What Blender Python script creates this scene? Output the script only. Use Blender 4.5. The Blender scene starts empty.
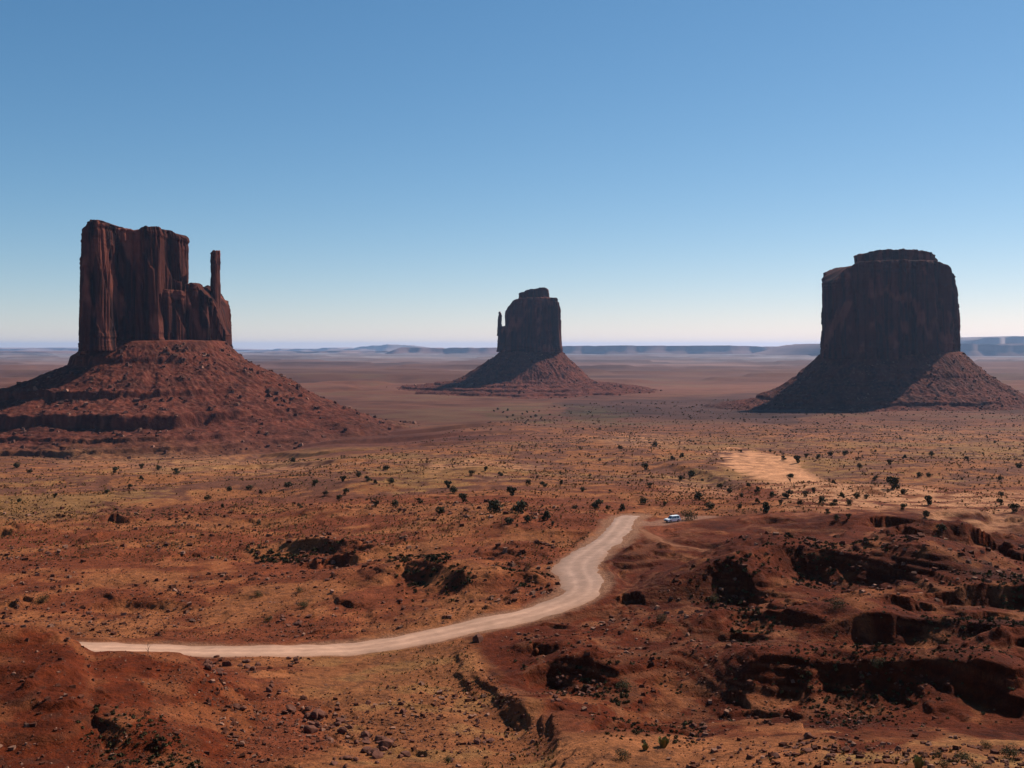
import bpy, math, random
import numpy as np
from math import radians, sin, cos, tan, pi

rng = np.random.default_rng(7)
random.seed(7)
scene = bpy.context.scene
COL = scene.collection

# ------------------------------------------------------------------ camera
F = 1027.0            # focal length in pixels of the 1024 px wide picture
HV = 347.0            # picture row of the level horizon
cam_d = bpy.data.cameras.new('camera')
cam_d.sensor_width = 36.0
cam_d.lens = 36.0 * F / 1024.0
cam_d.shift_y = -(384.0 - HV) / 1024.0
cam_d.clip_start = 0.5
cam_d.clip_end = 200000.0
cam = bpy.data.objects.new('camera', cam_d)
cam.location = (0, 0, 0)
cam.rotation_euler = (pi / 2, 0, 0)
COL.objects.link(cam)
scene.camera = cam

# ------------------------------------------------------------------ sky, sun, exposure
SUN_EL, SUN_AZ = radians(42.0), radians(50.0)       # azimuth measured from +Y (view) to +X (right)
SKY_STRENGTH, SUN_STRENGTH, EXPOSURE = 0.076, 5.0, 0.46
world = bpy.data.worlds.new('World')
scene.world = world
world.use_nodes = True
wn, wl = world.node_tree.nodes, world.node_tree.links
wn.clear()
sky = wn.new('ShaderNodeTexSky')
sky.sky_type = 'NISHITA'
sky.sun_disc = False
sky.sun_elevation = SUN_EL
sky.sun_rotation = SUN_AZ
sky.altitude = 1700.0
sky.air_density = 1.0
sky.dust_density = 0.1
sky.ozone_density = 6.0
bg = wn.new('ShaderNodeBackground')
bg.inputs['Strength'].default_value = SKY_STRENGTH
wo = wn.new('ShaderNodeOutputWorld')
sp_ = wn.new('ShaderNodeSeparateColor')       # the photograph's film response, channel by channel
cb_ = wn.new('ShaderNodeCombineColor')
wl.new(sky.outputs[0], sp_.inputs[0])
for ch, (gain, power) in enumerate([(0.79, 1.27), (1.12, 0.94), (1.36, 0.8)]):
    pw = wn.new('ShaderNodeMath'); pw.operation = 'POWER'; pw.inputs[1].default_value = power
    ml = wn.new('ShaderNodeMath'); ml.operation = 'MULTIPLY'; ml.inputs[1].default_value = gain
    wl.new(sp_.outputs[ch], pw.inputs[0]); wl.new(pw.outputs[0], ml.inputs[0]); wl.new(ml.outputs[0], cb_.inputs[ch])
wl.new(cb_.outputs[0], bg.inputs[0])
wl.new(bg.outputs[0], wo.inputs[0])

sun_d = bpy.data.lights.new('sun', 'SUN')
sun_d.energy = SUN_STRENGTH
sun_d.angle = radians(0.55)
sun_d.color = (1.0, 0.93, 0.84)
sun = bpy.data.objects.new('sun', sun_d)
sun.rotation_euler = (pi / 2 - SUN_EL, 0, pi - SUN_AZ)
sun.location = (900, 900, 1200)
COL.objects.link(sun)

scene.view_settings.view_transform = 'Standard'
scene.view_settings.look = 'None'
scene.view_settings.gamma = 1.0
scene.view_settings.exposure = EXPOSURE
scene.view_settings.use_curve_mapping = False
scene.render.engine = 'CYCLES'
scene.cycles.max_bounces = 4
scene.cycles.diffuse_bounces = 2
scene.cycles.glossy_bounces = 2
scene.cycles.volume_bounces = 0
scene.cycles.use_denoising = True

# ------------------------------------------------------------------ noise
def _hash(ix, iy, seed):
    h = (ix.astype(np.int64) * 374761393 + iy.astype(np.int64) * 668265263 + seed * 974634777) & 0xFFFFFFFF
    h = ((h ^ (h >> 13)) * 1274126177) & 0xFFFFFFFF
    h = (h ^ (h >> 16)) & 0xFFFF
    return h.astype(np.float32) / 65535.0

def perlin(x, y, seed=0):
    xi = np.floor(x); yi = np.floor(y)
    xf = (x - xi).astype(np.float32); yf = (y - yi).astype(np.float32)
    xi = xi.astype(np.int64); yi = yi.astype(np.int64)
    u = xf * xf * xf * (xf * (xf * 6 - 15) + 10)
    v = yf * yf * yf * (yf * (yf * 6 - 15) + 10)
    def g(dx, dy):
        a = _hash(xi + dx, yi + dy, seed) * (2 * np.pi)
        return np.cos(a) * (xf - dx) + np.sin(a) * (yf - dy)
    a = g(0, 0); b = g(1, 0); c = g(0, 1); d = g(1, 1)
    return ((a + u * (b - a)) + v * ((c + u * (d - c)) - (a + u * (b - a)))) * 1.5

def fbm(x, y, seed=0, n=4, gain=0.5):
    s = 0; a = 1.0; f = 1.0
    for i in range(n):
        s = s + a * perlin(x * f, y * f, seed + i * 17)
        a *= gain; f *= 2.03
    return s

def sstep(a, b, x):
    t = np.clip((x - a) / (b - a), 0, 1)
    return t * t * (3 - 2 * t)

# ------------------------------------------------------------------ the lie of the land
# columns of the base slope: for each picture column, (depth, picture row) of the open ground
FARL = [(300, 549), (350, 527), (450, 498), (600, 480), (800, 469), (1000, 462.5), (1350, 458), (1700, 441), (2500, 410), (3700, 390.5), (8000, 367), (20000, 355.0), (60000, 349.8)]
FARM = [(360, 500), (450, 486), (600, 470), (800, 457), (1000, 448), (1400, 434), (2000, 419), (2500, 409), (3700, 390.5), (8000, 367), (20000, 355.0), (60000, 349.8)]
FARR = [(340, 503), (450, 485), (600, 468), (800, 455), (1000, 446), (1400, 432), (2000, 417), (2500, 404), (3700, 389), (8000, 367), (20000, 355.0), (60000, 349.8)]
def mid(farA, farB):
    return [(a[0], 0.5 * (a[1] + b[1])) if a[0] == b[0] else a for a, b in zip(farA, farB)]
NEAR0 = [(3, 930), (15, 960), (45, 930), (60, 880)]
COLS = [
    (-500, NEAR0 + [(100, 775), (122, 684), (140, 614), (160, 668), (185, 650), (230, 603)] + FARL),
    (0,    NEAR0 + [(100, 775), (122, 684), (140, 618), (160, 668), (185, 650), (230, 603)] + FARL),
    (60,   NEAR0 + [(100, 775), (122, 686), (140, 625), (160, 670), (185, 650), (230, 603)] + FARL),
    (95,   NEAR0 + [(100, 775), (122, 700), (140, 648), (160, 674), (185, 650), (230, 603)] + FARL),
    (180,  NEAR0 + [(100, 772), (122, 710), (140, 650), (160, 674), (184, 651), (230, 602)] + FARL),
    (260,  NEAR0 + [(100, 772), (140, 696), (165, 668), (182, 652), (230, 598)] + FARL),
    (350,  NEAR0 + [(100, 772), (140, 702), (165, 672), (183, 651), (230, 592), (300, 540), (360, 512), (450, 492), (600, 474), (800, 461), (1000, 453), (1350, 447), (1700, 434), (2500, 409), (3700, 390.5), (8000, 367), (20000, 355.0), (60000, 349.8)]),
    (512,  NEAR0 + [(100, 775), (130, 725), (160, 672), (193, 622), (240, 565), (300, 520)] + FARM),
    (610,  NEAR0 + [(100, 745), (120, 728), (140, 705), (160, 670), (193, 612), (240, 558), (300, 517)] + FARM),
    (700,  NEAR0 + [(85, 790), (108, 735), (122, 736), (135, 715), (160, 660), (200, 595), (250, 545), (300, 517)] + FARM),
    (830,  NEAR0 + [(74, 790), (96, 733), (112, 735), (130, 700), (155, 652), (190, 598), (235, 546), (290, 517)] + FARR),
    (960,  NEAR0 + [(70, 790), (90, 737), (106, 742), (122, 715), (150, 655), (180, 605), (215, 560), (250, 531), (285, 515)] + FARR),
    (1060, NEAR0 + [(70, 790), (90, 738), (106, 742), (122, 712), (150, 650), (180, 602), (215, 560), (250, 531), (285, 513)] + FARR),
    (1500, NEAR0 + [(70, 790), (90, 738), (106, 742), (122, 712), (150, 650), (180, 602), (215, 560), (250, 531), (285, 513)] + FARR),
]
T_C = np.array([(c[0] - 512) / F for c in COLS])
LOGD = np.linspace(math.log(3), math.log(60000), 1400)
_tab = []
for _, kn in COLS:
    d = np.array([k[0] for k in kn], float); v = np.array([k[1] for k in kn], float)
    z = -(v - HV) / F * d
    zz = np.interp(LOGD, np.log(d), z)
    ker = np.exp(-0.5 * (np.arange(-14, 15) / 4.0) ** 2); ker /= ker.sum()
    zz = np.convolve(np.pad(zz, 14, mode='edge'), ker, mode='valid')
    _tab.append(zz)
TAB = np.array(_tab, dtype=np.float64)
_wl = LOGD[1] - LOGD[0]

def depth_of(x, y):
    return np.maximum(np.maximum(y, 0.5 * np.hypot(x, y)), 3.0)

def base(x, y):
    D = depth_of(x, y)
    t = np.clip(x / D, T_C[0], T_C[-1])
    fi = np.clip((np.log(np.minimum(D, 59999)) - LOGD[0]) / _wl, 0, len(LOGD) - 1.001)
    i = fi.astype(int); fr = fi - i
    c = np.clip(np.searchsorted(T_C, t, side='right') - 1, 0, len(T_C) - 2)
    w = (t - T_C[c]) / (T_C[c + 1] - T_C[c])
    w = w * w * (3 - 2 * w) * 0.5 + w * 0.5
    a = TAB[c, i] * (1 - fr) + TAB[c, i + 1] * fr
    b = TAB[c + 1, i] * (1 - fr) + TAB[c + 1, i + 1] * fr
    return a * (1 - w) + b * w

_DS = np.geomspace(48, 50000, 5000)
def on_base(u, v, up=0.0, dmin=0.0):
    """ground point of the base slope seen at picture point (u, v)"""
    t = (u - 512) / F
    vis = HV - F * (base(t * _DS, _DS) + up) / _DS
    k = np.argmax((vis <= v) & (_DS > dmin))
    D = _DS[k]
    if k > 0:
        a, b = vis[k - 1], vis[k]
        D = _DS[k - 1] + (a - v) / max(a - b, 1e-6) * (_DS[k] - _DS[k - 1])
    return np.array([t * D, D])

# ------------------------------------------------------------------ road line (world points from the base slope)
ROAD_UV = [(-60, 641), (20, 645), (90, 648), (160, 650), (240, 651.5), (320, 650.5), (390, 644), (450, 632), (500, 621),
           (540, 611), (568, 601), (583, 591), (583, 580), (577, 569), (582, 559), (596, 549), (611, 538), (621, 527), (627, 518)]
road_pts = [on_base(u, v, 0.0, 168.0) for u, v in ROAD_UV]
# beyond the brow the track swings right and drops out of sight
e = road_pts[-1]
road_pts += [e + np.array([2.5, 5])]
road_pts = np.array(road_pts)
def spline(P, n=12):
    P = np.asarray(P, float); out = []
    Q = np.vstack([2 * P[0] - P[1], P, 2 * P[-1] - P[-2]])
    for i in range(1, len(Q) - 2):
        for k in range(n):
            t = k / n
            out.append(0.5 * (2 * Q[i] + (Q[i + 1] - Q[i - 1]) * t + (2 * Q[i - 1] - 5 * Q[i] + 4 * Q[i + 1] - Q[i + 2]) * t ** 2 + (-Q[i - 1] + 3 * Q[i] - 3 * Q[i + 1] + Q[i + 2]) * t ** 3))
    out.append(P[-1])
    return np.array(out)
ROAD = spline(road_pts, 8)
PULL = spline([on_base(*p) for p in [(632, 521), (650, 524), (668, 521.5), (690, 518.5), (704, 517)]], 5)
TRAIL = spline([on_base(*p) for p in [(640, 530), (652, 536), (668, 544), (690, 548), (706, 551)]], 5)

def seg_dist(x, y, P):
    best = np.full(x.shape, 1e9); s = np.zeros(x.shape); along = np.zeros(x.shape)
    L = 0.0
    tot = np.linalg.norm(np.diff(P, axis=0), axis=1).sum()
    for a, b in zip(P[:-1], P[1:]):
        d = b - a; l = np.hypot(*d)
        if l < 1e-6: continue
        t = np.clip(((x - a[0]) * d[0] + (y - a[1]) * d[1]) / (l * l), 0, 1)
        dx = x - (a[0] + t * d[0]); dy = y - (a[1] + t * d[1])
        dd = np.hypot(dx, dy)
        m = dd < best
        sg = np.sign((-d[1] * (x - a[0]) + d[0] * (y - a[1])))
        best = np.where(m, dd, best); s = np.where(m, sg, s); along = np.where(m, (L + t * l) / tot, along)
        L += l
    return best, s, along

def near(x, y, P, margin):
    return np.nonzero((x > P[:, 0].min() - margin) & (x < P[:, 0].max() + margin) & (y > P[:, 1].min() - margin) & (y < P[:, 1].max() + margin))[0]

# ------------------------------------------------------------------ banks and hollows: (picture polyline, metres up, metres cut, back run, recovery run)
SC = [
    ([(700, 572), (735, 560), (768, 549), (800, 542), (850, 544), (900, 549), (950, 554), (1010, 560)], 4.6, 0.7, 40, 30, 3.9),
    ([(850, 592), (900, 586), (935, 580), (980, 577), (1024, 579), (1120, 584)], 3.6, 0.6, 30, 24, 3.0),
    ([(780, 626), (825, 617), (860, 612), (890, 611), (930, 613), (975, 617), (1024, 623), (1120, 632)], 3.2, 0.6, 26, 24, 2.7),
    ([(665, 624), (710, 614), (742, 607), (770, 606), (800, 611), (850, 620)], 2.8, 0.6, 24, 24, 2.6),
    ([(690, 668), (745, 656), (790, 648), (830, 646), (870, 648), (905, 654), (955, 661), (1010, 668), (1090, 678)], 4.0, 0.9, 24, 26, 3.4),
    ([(950, 656), (985, 648), (1015, 643), (1045, 640), (1120, 636)], 3.2, 0.8, 18, 20, 3.0),
    ([(660, 586), (690, 579), (714, 574), (738, 574), (780, 584)], 2.4, 0.4, 20, 20, 2.2),
    ([(876, 535), (890, 530), (908, 530), (932, 539)], 1.8, 1.6, 18, 12),
    ([(965, 537), (985, 532), (1005, 533), (1050, 544)], 2.2, 2.0, 18, 12),
    ([(599, 572), (602, 561), (610, 553), (640, 557)], 1.8, 0.6, 14, 2),
    ([(606, 596), (612, 590), (630, 588), (655, 594)], 1.2, 0.8, 12, 6),
    ([(510, 680), (535, 666), (560, 663), (592, 667), (640, 682)], 1.4, 2.6, 16, 14, 3.0),
    ([(520, 656), (532, 650), (550, 648), (572, 655)], 0.4, 2.0, 8, 4),
    ([(572, 722), (600, 711), (625, 708), (662, 712), (715, 720)], 1.6, 2.4, 14, 12, 3.0),
    ([(470, 642), (476, 664), (500, 690), (530, 713), (560, 738), (590, 758)], 0.6, 1.0, 7, 5, 1.2),
    ([(700, 695), (760, 690), (820, 694)], 0.6, 0.7, 8, 6),
    ([(60, 602), (110, 596), (160, 597), (220, 604)], 1.0, 0.9, 18, 16, 1.6),
    ([(88, 520), (105, 515), (122, 515), (142, 520)], 0.8, 2.2, 16, 12),
    ([(235, 548), (290, 538), (345, 540), (410, 549)], 2.4, 0.7, 24, 20, 2.3),
    ([(290, 559), (325, 554), (345, 553), (368, 558)], 0.6, 2.2, 12, 8),
    ([(365, 580), (395, 565), (415, 562), (445, 569), (482, 586)], 3.0, 0.8, 22, 18, 2.9),
    ([(482, 589), (515, 576), (545, 577), (572, 590)], 1.1, 0.5, 12, 10, 1.3),
    ([(-40, 526), (5, 525), (20, 529)], 0.8, 2.4, 14, 10),
    ([(56, 656), (53, 668), (47, 682), (30, 694), (4, 706)], 1.3, 1.3, 6, 6, 1.5),
    ([(62, 726), (90, 717), (125, 722), (160, 733), (200, 748)], 0.7, 0.6, 9, 9, 1.3),
    ([(90, 536), (98, 532), (104, 534)], 1.0, 2.0, 6, 5),
    ([(330, 558), (350, 556), (372, 560)], 0.5, 1.2, 10, 7),
    ([(470, 556), (500, 552), (530, 556)], 0.3, 0.9, 10, 7),
    ([(180, 459), (260, 455), (330, 450), (420, 443), (500, 438), (570, 434)], 3.0, 2.0, 120, 60, 5.0),
    ([(230, 447), (330, 441), (420, 436), (520, 430), (560, 427)], 3.0, 2.0, 140, 60, 5.0),
    ([(330, 434), (420, 429), (480, 425), (540, 421)], 3.0, 2.0, 140, 60, 5.0),
    ([(150, 470), (260, 466), (340, 463), (440, 458)], 1.5, 1.2, 60, 40, 3.0),
    ([(620, 462), (700, 470), (760, 490), (850, 500)], 1.4, 1.4, 60, 40, 3.0),
    ([(740, 520), (770, 517), (800, 521)], 0.7, 0.9, 12, 8),
    ([(848, 520), (880, 515), (930, 515), (985, 520)], 2.2, 0.6, 24, 14),
    ([(975, 517), (1000, 514), (1050, 517)], 0.7, 2.6, 16, 10),
    ([(455, 610), (480, 606), (505, 612)], 0.2, 0.8, 8, 5),
]
_r = random.Random(11)
for i in range(16):                     # small broken ledges on the right-hand hills
    u = _r.uniform(500, 1040); v = _r.uniform(540, 705)
    if u < 640 and v < 640: continue
    w = _r.uniform(14, 42); k = _r.uniform(-0.12, 0.12)
    SC.append(([(u - w, v + 4 - k * w), (u - w * .4, v), (u + w * .3, v - 1), (u + w, v + 4 + k * w)], _r.uniform(.6, 1.5), _r.uniform(.1, .4), _r.uniform(8, 16), _r.uniform(4, 8)))
for i in range(46):                     # low sandstone steps on the open slope to the left
    u = _r.uniform(-40, 560); v = _r.uniform(492, 640)
    w = _r.uniform(10, 34); k = _r.uniform(-0.1, 0.1)
    SC.append(([(u - w, v + 2 - k * w), (u - w * .4, v), (u + w * .3, v - 1), (u + w, v + 2 + k * w)], _r.uniform(.3, .9), _r.uniform(.1, .3), _r.uniform(7, 14), _r.uniform(4, 8)))
for i in range(22):                     # red mound and flats at the bottom left
    u = _r.uniform(-40, 560); v = _r.uniform(664, 765)
    w = _r.uniform(12, 40); k = _r.uniform(-0.1, 0.45)
    SC.append(([(u - w, v + 2 - k * w), (u - w * .4, v), (u + w * .3, v - 1), (u + w, v + 2 + k * w)], _r.uniform(.15, .45), _r.uniform(.05, .15), _r.uniform(3, 7), _r.uniform(3, 5)))
SCARPS = []
for rec_ in SC:
    uv, up, dn, back, rec = rec_[:5]
    fw = rec_[5] if len(rec_) > 5 else None
    if fw is None: up, dn, back, rec = up + 0.35 * dn, 0.5 * dn, back * 1.4, rec * 1.6
    P = np.array([on_base(u, v, up) for u, v in uv])
    SCARPS.append((spline(P, 3), up, dn, back, rec, fw))

RISES = [(on_base(485, 478), 4.5, 32, 45), (on_base(620, 455), 5.0, 60, 70), (on_base(770, 465), 4.0, 40, 60), (on_base(870, 492), 3.0, 35, 40), (on_base(660, 484), 2.5, 28, 30),
         (on_base(380, 484), 3.0, 35, 40), (on_base(240, 488), 2.5, 40, 35), (on_base(120, 480), 3.0, 45, 40), (on_base(940, 470), 4.0, 60, 60), (on_base(300, 512), 1.8, 22, 22), (on_base(190, 535), 1.6, 20, 20)]

def spacing(D):
    return np.maximum(np.maximum(0.3, 0.0015 * D), 4.2e-6 * D * D)

def rough_zone(x, y, D):
    """1 on the bare red hills, 0 on the sandy flats"""
    t = x / D
    r = sstep(-0.04, 0.05, t - 0.02 + (D - 190) * 0.0006) * sstep(100, 118, D) * (1 - sstep(262, 300, D))
    return r

def height(x, y):
    x = np.asarray(x, float).ravel(); y = np.asarray(y, float).ravel()
    D = depth_of(x, y)
    z = base(x, y)
    sp = spacing(D)
    add = np.zeros_like(z)
    # banks and hollows
    k = np.nonzero(D < 600)[0]
    wn1 = np.zeros_like(z)
    wn1[k] = 1.5 * fbm(x[k] / 9, y[k] / 9, 91, 4, 0.65)
    wn2 = np.zeros_like(z); wn3 = np.zeros_like(z); wn5 = np.zeros_like(z)
    wn5[k] = fbm(x[k] / 26, y[k] / 26, 97, 2)
    wn3[k] = fbm(x[k] / 13, y[k] / 20, 93, 2)
    wn2[k] = fbm(x[k] / 7, y[k] / 14, 92, 3)
    for P, up, dn, back, rec, main in SCARPS:
        i = near(x, y, P, max(back, rec) * 1.6 + 8)
        if len(i) == 0: continue
        d, s, al = seg_dist(x[i], y[i], P)
        hh = up + dn
        s = d * s + (wn5[i] * 2.4 + wn1[i] * 0.45 if main else 0) + (0 if main else 1) * wn1[i] * min(2.2 if main else 3.0, (0.4 if main else 0.62) * hh)
        taper = sstep(0, 0.34, al) * sstep(0, 0.34, 1 - al)
        front = (2.35 * main * np.clip(1.0 + 0.6 * wn2[i], 0.75, 1.8)) if main else hh * (np.clip(0.62 + 0.9 * wn2[i], 0.26, 1.5))
        rec = rec * 1.5
        a = -s
        prof = np.where(s >= 0, up * (1 - sstep(0, back, s)),
               np.where(a < front, up - hh * ((1 - (1 - np.minimum(a / front, 1)) ** 2) if main else (a / front)), -dn * (1 - sstep(front, front + rec, a))))
        endd = np.maximum(d - np.abs(s), 0)
        add[i] += prof * taper * (np.clip(1.0 + 0.3 * wn3[i], 0.6, 1.15) if main else np.clip(0.8 + 0.7 * wn3[i], 0.3, 1.15))
    # waves of the ground, coarse to fine
    R = np.maximum(rough_zone(x, y, D), 0.32 * sstep(-0.18, -0.24, x / D) * sstep(90, 105, D) * (1 - sstep(150, 170, D)))
    bench = sstep(60, 100, D)
    wx = x + 5 * perlin(x / 28, y / 28, 95); wy = y + 5 * perlin(x / 28 + 9, y / 28, 96)
    for wl, amp, extra, sd in [(1600, 5.0, 0, 1), (520, 4.5, 0, 2), (170, 3.2, 0, 3), (52, 1.1, 1.1, 4), (23, .55, .5, 5), (10, .26, .22, 6), (4.3, .16, .16, 7), (1.9, .10, .13, 8), (0.9, .05, .08, 9)]:
        w = np.clip((wl / sp - 2.0) / 2.0, 0, 1)
        if wl > 100: w = w * sstep(1.2 * wl, 3.5 * wl, D)
        i = np.nonzero(w > 0)[0]
        if len(i) == 0: continue
        yy = y[i]
        n = perlin(x[i] / wl + 13.7 * sd, yy / wl - 5.1 * sd, sd)
        if extra and wl <= 60:
            n2 = 0.45 - np.abs(perlin(wx[i] / wl * .8 + 3, wy[i] / wl * .8, sd + 40)) * 1.9
            add[i] += w[i] * (amp * n + extra * R[i] * n2 * 0.8)
        else:
            add[i] += w[i] * amp * n
    i = np.nonzero((D < 700) & (D > 90))[0]
    add[i] += R[i] * (2.6 * perlin(wx[i] / 34 + 4, wy[i] / 30, 71) + 1.3 * perlin(wx[i] / 16, wy[i] / 14, 72))
    for (cx_, cy_), hh_, rx_, ry_ in RISES:
        i = np.nonzero((np.abs(x - cx_) < 3 * rx_) & (np.abs(y - cy_) < 3 * ry_))[0]
        if len(i): add[i] += hh_ * np.exp(-((x[i] - cx_) / rx_) ** 2 - ((y[i] - cy_) / ry_) ** 2)
    # thin sandstone beds: the ground steps down along them
    i = np.nonzero((D < 520) & (D > 70))[0]
    zz = z[i] + add[i]
    st = 1.15
    q = zz / st + 0.35 * perlin(x[i] / 30, y[i] / 30, 77)
    fq = q - np.floor(q)
    tq = np.floor(q) + sstep(0.62, 0.98, fq)
    mk = np.clip(0.45 + 0.9 * perlin(x[i] / 22, y[i] / 22, 78), 0, 0.85) * (1 - sstep(380, 520, D[i]))
    add[i] += (tq - q) * st * mk * 0.8
    # far shelves beyond the buttes
    i = np.nonzero(D > 2600)[0]
    q = fbm(x[i] / 2600 + 5, y[i] / 900, 31, 3)
    add[i] += 15.0 * sstep(2600, 4200, D[i]) * (sstep(0.05, 0.16, q) + sstep(0.35, 0.42, q))
    # road bed, pull-out and trail are graded flat
    i = near(x, y, ROAD, 14)
    if len(i):
        d, s, al = seg_dist(x[i], y[i], ROAD)
        m = 1 - sstep(6.4, 10.5, d)
        add[i] = add[i] * (1 - m) + 0.28 * np.exp(-((d - 6.6) / 0.8) ** 2) * (0.6 + 0.8 * perlin(x[i] / 3, y[i] / 3, 55))
    for P, w0, w1 in ((PULL, 4.0, 8.0), (TRAIL, 1.6, 4.0)):
        i = near(x, y, P, 12)
        if len(i):
            d, s, al = seg_dist(x[i], y[i], P)
            add[i] *= sstep(w0, w1, d)
    return z + add

def on_ground(uv):
    """ground points seen at picture points (array of (u, v)) -> xyz"""
    uv = np.asarray(uv, float)
    n = len(uv)
    D0 = np.array([on_base(u, v)[1] for u, v in uv])
    K = 160
    r = np.linspace(0.72, 1.35, K)
    D = D0[:, None] * r[None, :]
    t = (uv[:, 0] - 512) / F
    X = t[:, None] * D
    Z = height(X, D).reshape(n, K)
    vis = HV - F * Z / D
    ok = vis <= uv[:, 1][:, None]
    k = np.where(ok.any(1), np.argmax(ok, axis=1), K // 2)
    k = np.maximum(k, 1)
    rows = np.arange(n)
    a = vis[rows, k - 1]; b = vis[rows, k]
    fr = np.clip((a - uv[:, 1]) / np.maximum(a - b, 1e-6), 0, 1)
    Dk = D[rows, k - 1] + fr * (D[rows, k] - D[rows, k - 1])
    x = t * Dk
    return np.column_stack([x, Dk, height(x, Dk)])

# ------------------------------------------------------------------ mesh and material helpers
def mesh_np(name, verts, faces, smooth=True, colors=None):
    """verts (n,3); faces: (m,k) array or a list of such arrays"""
    me = bpy.data.meshes.new(name)
    groups = faces if isinstance(faces, list) else [faces]
    groups = [np.asarray(g, dtype=np.int32) for g in groups if len(g)]
    nl = sum(g.size for g in groups); nf = sum(len(g) for g in groups)
    me.vertices.add(len(verts)); me.loops.add(nl); me.polygons.add(nf)
    me.vertices.foreach_set('co', np.ascontiguousarray(verts, dtype=np.float32).ravel())
    me.loops.foreach_set('vertex_index', np.concatenate([g.ravel() for g in groups]))
    starts = []; p = 0
    for g in groups:
        starts.append(p + np.arange(len(g), dtype=np.int32) * g.shape[1]); p += g.size
    me.polygons.foreach_set('loop_start', np.concatenate(starts).astype(np.int32))
    me.polygons.foreach_set('use_smooth', np.full(nf, smooth, dtype=bool))
    if colors is not None:
        at = me.color_attributes.new('tint', 'FLOAT_COLOR', 'POINT')
        c = np.ones((len(verts), 4), dtype=np.float32); c[:, :3] = colors
        at.data.foreach_set('color', c.ravel())
    me.update(calc_edges=True)
    return me

def link(name, me, mat=None, parent=None, kind=None):
    o = bpy.data.objects.new(name, me)
    COL.objects.link(o)
    if mat is not None and me is not None:
        if len(me.materials) == 0: me.materials.append(mat)
    if parent is not None: o.parent = parent
    if kind: o['kind'] = kind
    return o

def tag(o, label, cat, group=None):
    o['label'] = label; o['category'] = cat
    if group: o['group'] = group
    return o

def grid_faces(nr, nc, wrap=False):
    i = np.arange(nr - 1)[:, None]; j = np.arange(nc if wrap else nc - 1)[None, :]
    j2 = (j + 1) % nc
    a = i * nc + j; b = i * nc + j2; c = (i + 1) * nc + j2; d = (i + 1) * nc + j
    return np.stack([a + 0 * b, b, c, d + 0 * c], axis=-1).reshape(-1, 4)

def material(name, color=None, attr=None, rough=0.95, var=0.25, scale=1.0, bump=0.0, bscale=1.0, bdist=0.3, spec=0.15, coords='Object', metallic=0.0, stretch=(1, 1, 1), var2=0.0, scale2=4.0):
    m = bpy.data.materials.new(name); m.use_nodes = True
    nt = m.node_tree; N = nt.nodes; L = nt.links
    b = N['Principled BSDF']
    b.inputs['Roughness'].default_value = rough
    b.inputs['Specular IOR Level'].default_value = spec
    b.inputs['Metallic'].default_value = metallic
    tc = N.new('ShaderNodeTexCoord'); mp = N.new('ShaderNodeMapping')
    mp.inputs['Scale'].default_value = stretch
    L.new(tc.outputs[coords], mp.inputs['Vector'])
    if attr:
        src = N.new('ShaderNodeAttribute'); src.attribute_name = attr; c_out = src.outputs['Color']
    else:
        src = N.new('ShaderNodeRGB'); src.outputs[0].default_value = (*color, 1); c_out = src.outputs[0]
    if var > 0:
        no = N.new('ShaderNodeTexNoise'); no.inputs['Scale'].default_value = scale
        no.inputs['Detail'].default_value = 6; no.inputs['Roughness'].default_value = 0.62
        L.new(mp.outputs[0], no.inputs['Vector'])
        mr = N.new('ShaderNodeMapRange')
        mr.inputs['From Min'].default_value = 0.28; mr.inputs['From Max'].default_value = 0.72
        mr.inputs['To Min'].default_value = 1 - var; mr.inputs['To Max'].default_value = 1 + var
        L.new(no.outputs['Fac'], mr.inputs['Value'])
        mx = N.new('ShaderNodeMix'); mx.data_type = 'RGBA'; mx.blend_type = 'MULTIPLY'
        mx.inputs[0].default_value = 1.0
        L.new(c_out, mx.inputs[6]); L.new(mr.outputs[0], mx.inputs[7])
        c_out = mx.outputs[2]
    if var2 > 0:
        n2_ = N.new('ShaderNodeTexNoise'); n2_.inputs['Scale'].default_value = scale2
        n2_.inputs['Detail'].default_value = 3; n2_.inputs['Roughness'].default_value = 0.7
        L.new(mp.outputs[0], n2_.inputs['Vector'])
        m2_ = N.new('ShaderNodeMapRange')
        m2_.inputs['From Min'].default_value = 0.3; m2_.inputs['From Max'].default_value = 0.7
        m2_.inputs['To Min'].default_value = 1 - var2; m2_.inputs['To Max'].default_value = 1 + var2
        L.new(n2_.outputs['Fac'], m2_.inputs['Value'])
        x2_ = N.new('ShaderNodeMix'); x2_.data_type = 'RGBA'; x2_.blend_type = 'MULTIPLY'; x2_.inputs[0].default_value = 1.0
        L.new(c_out, x2_.inputs[6]); L.new(m2_.outputs[0], x2_.inputs[7])
        c_out = x2_.outputs[2]
    L.new(c_out, b.inputs['Base Color'])
    if bump > 0:
        nb = N.new('ShaderNodeTexNoise'); nb.inputs['Scale'].default_value = bscale
        nb.inputs['Detail'].default_value = 8; nb.inputs['Roughness'].default_value = 0.65
        L.new(mp.outputs[0], nb.inputs['Vector'])
        bp = N.new('ShaderNodeBump'); bp.inputs['Strength'].default_value = bump; bp.inputs['Distance'].default_value = bdist
        L.new(nb.outputs['Fac'], bp.inputs['Height']); L.new(bp.outputs[0], b.inputs['Normal'])
    return m

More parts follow.
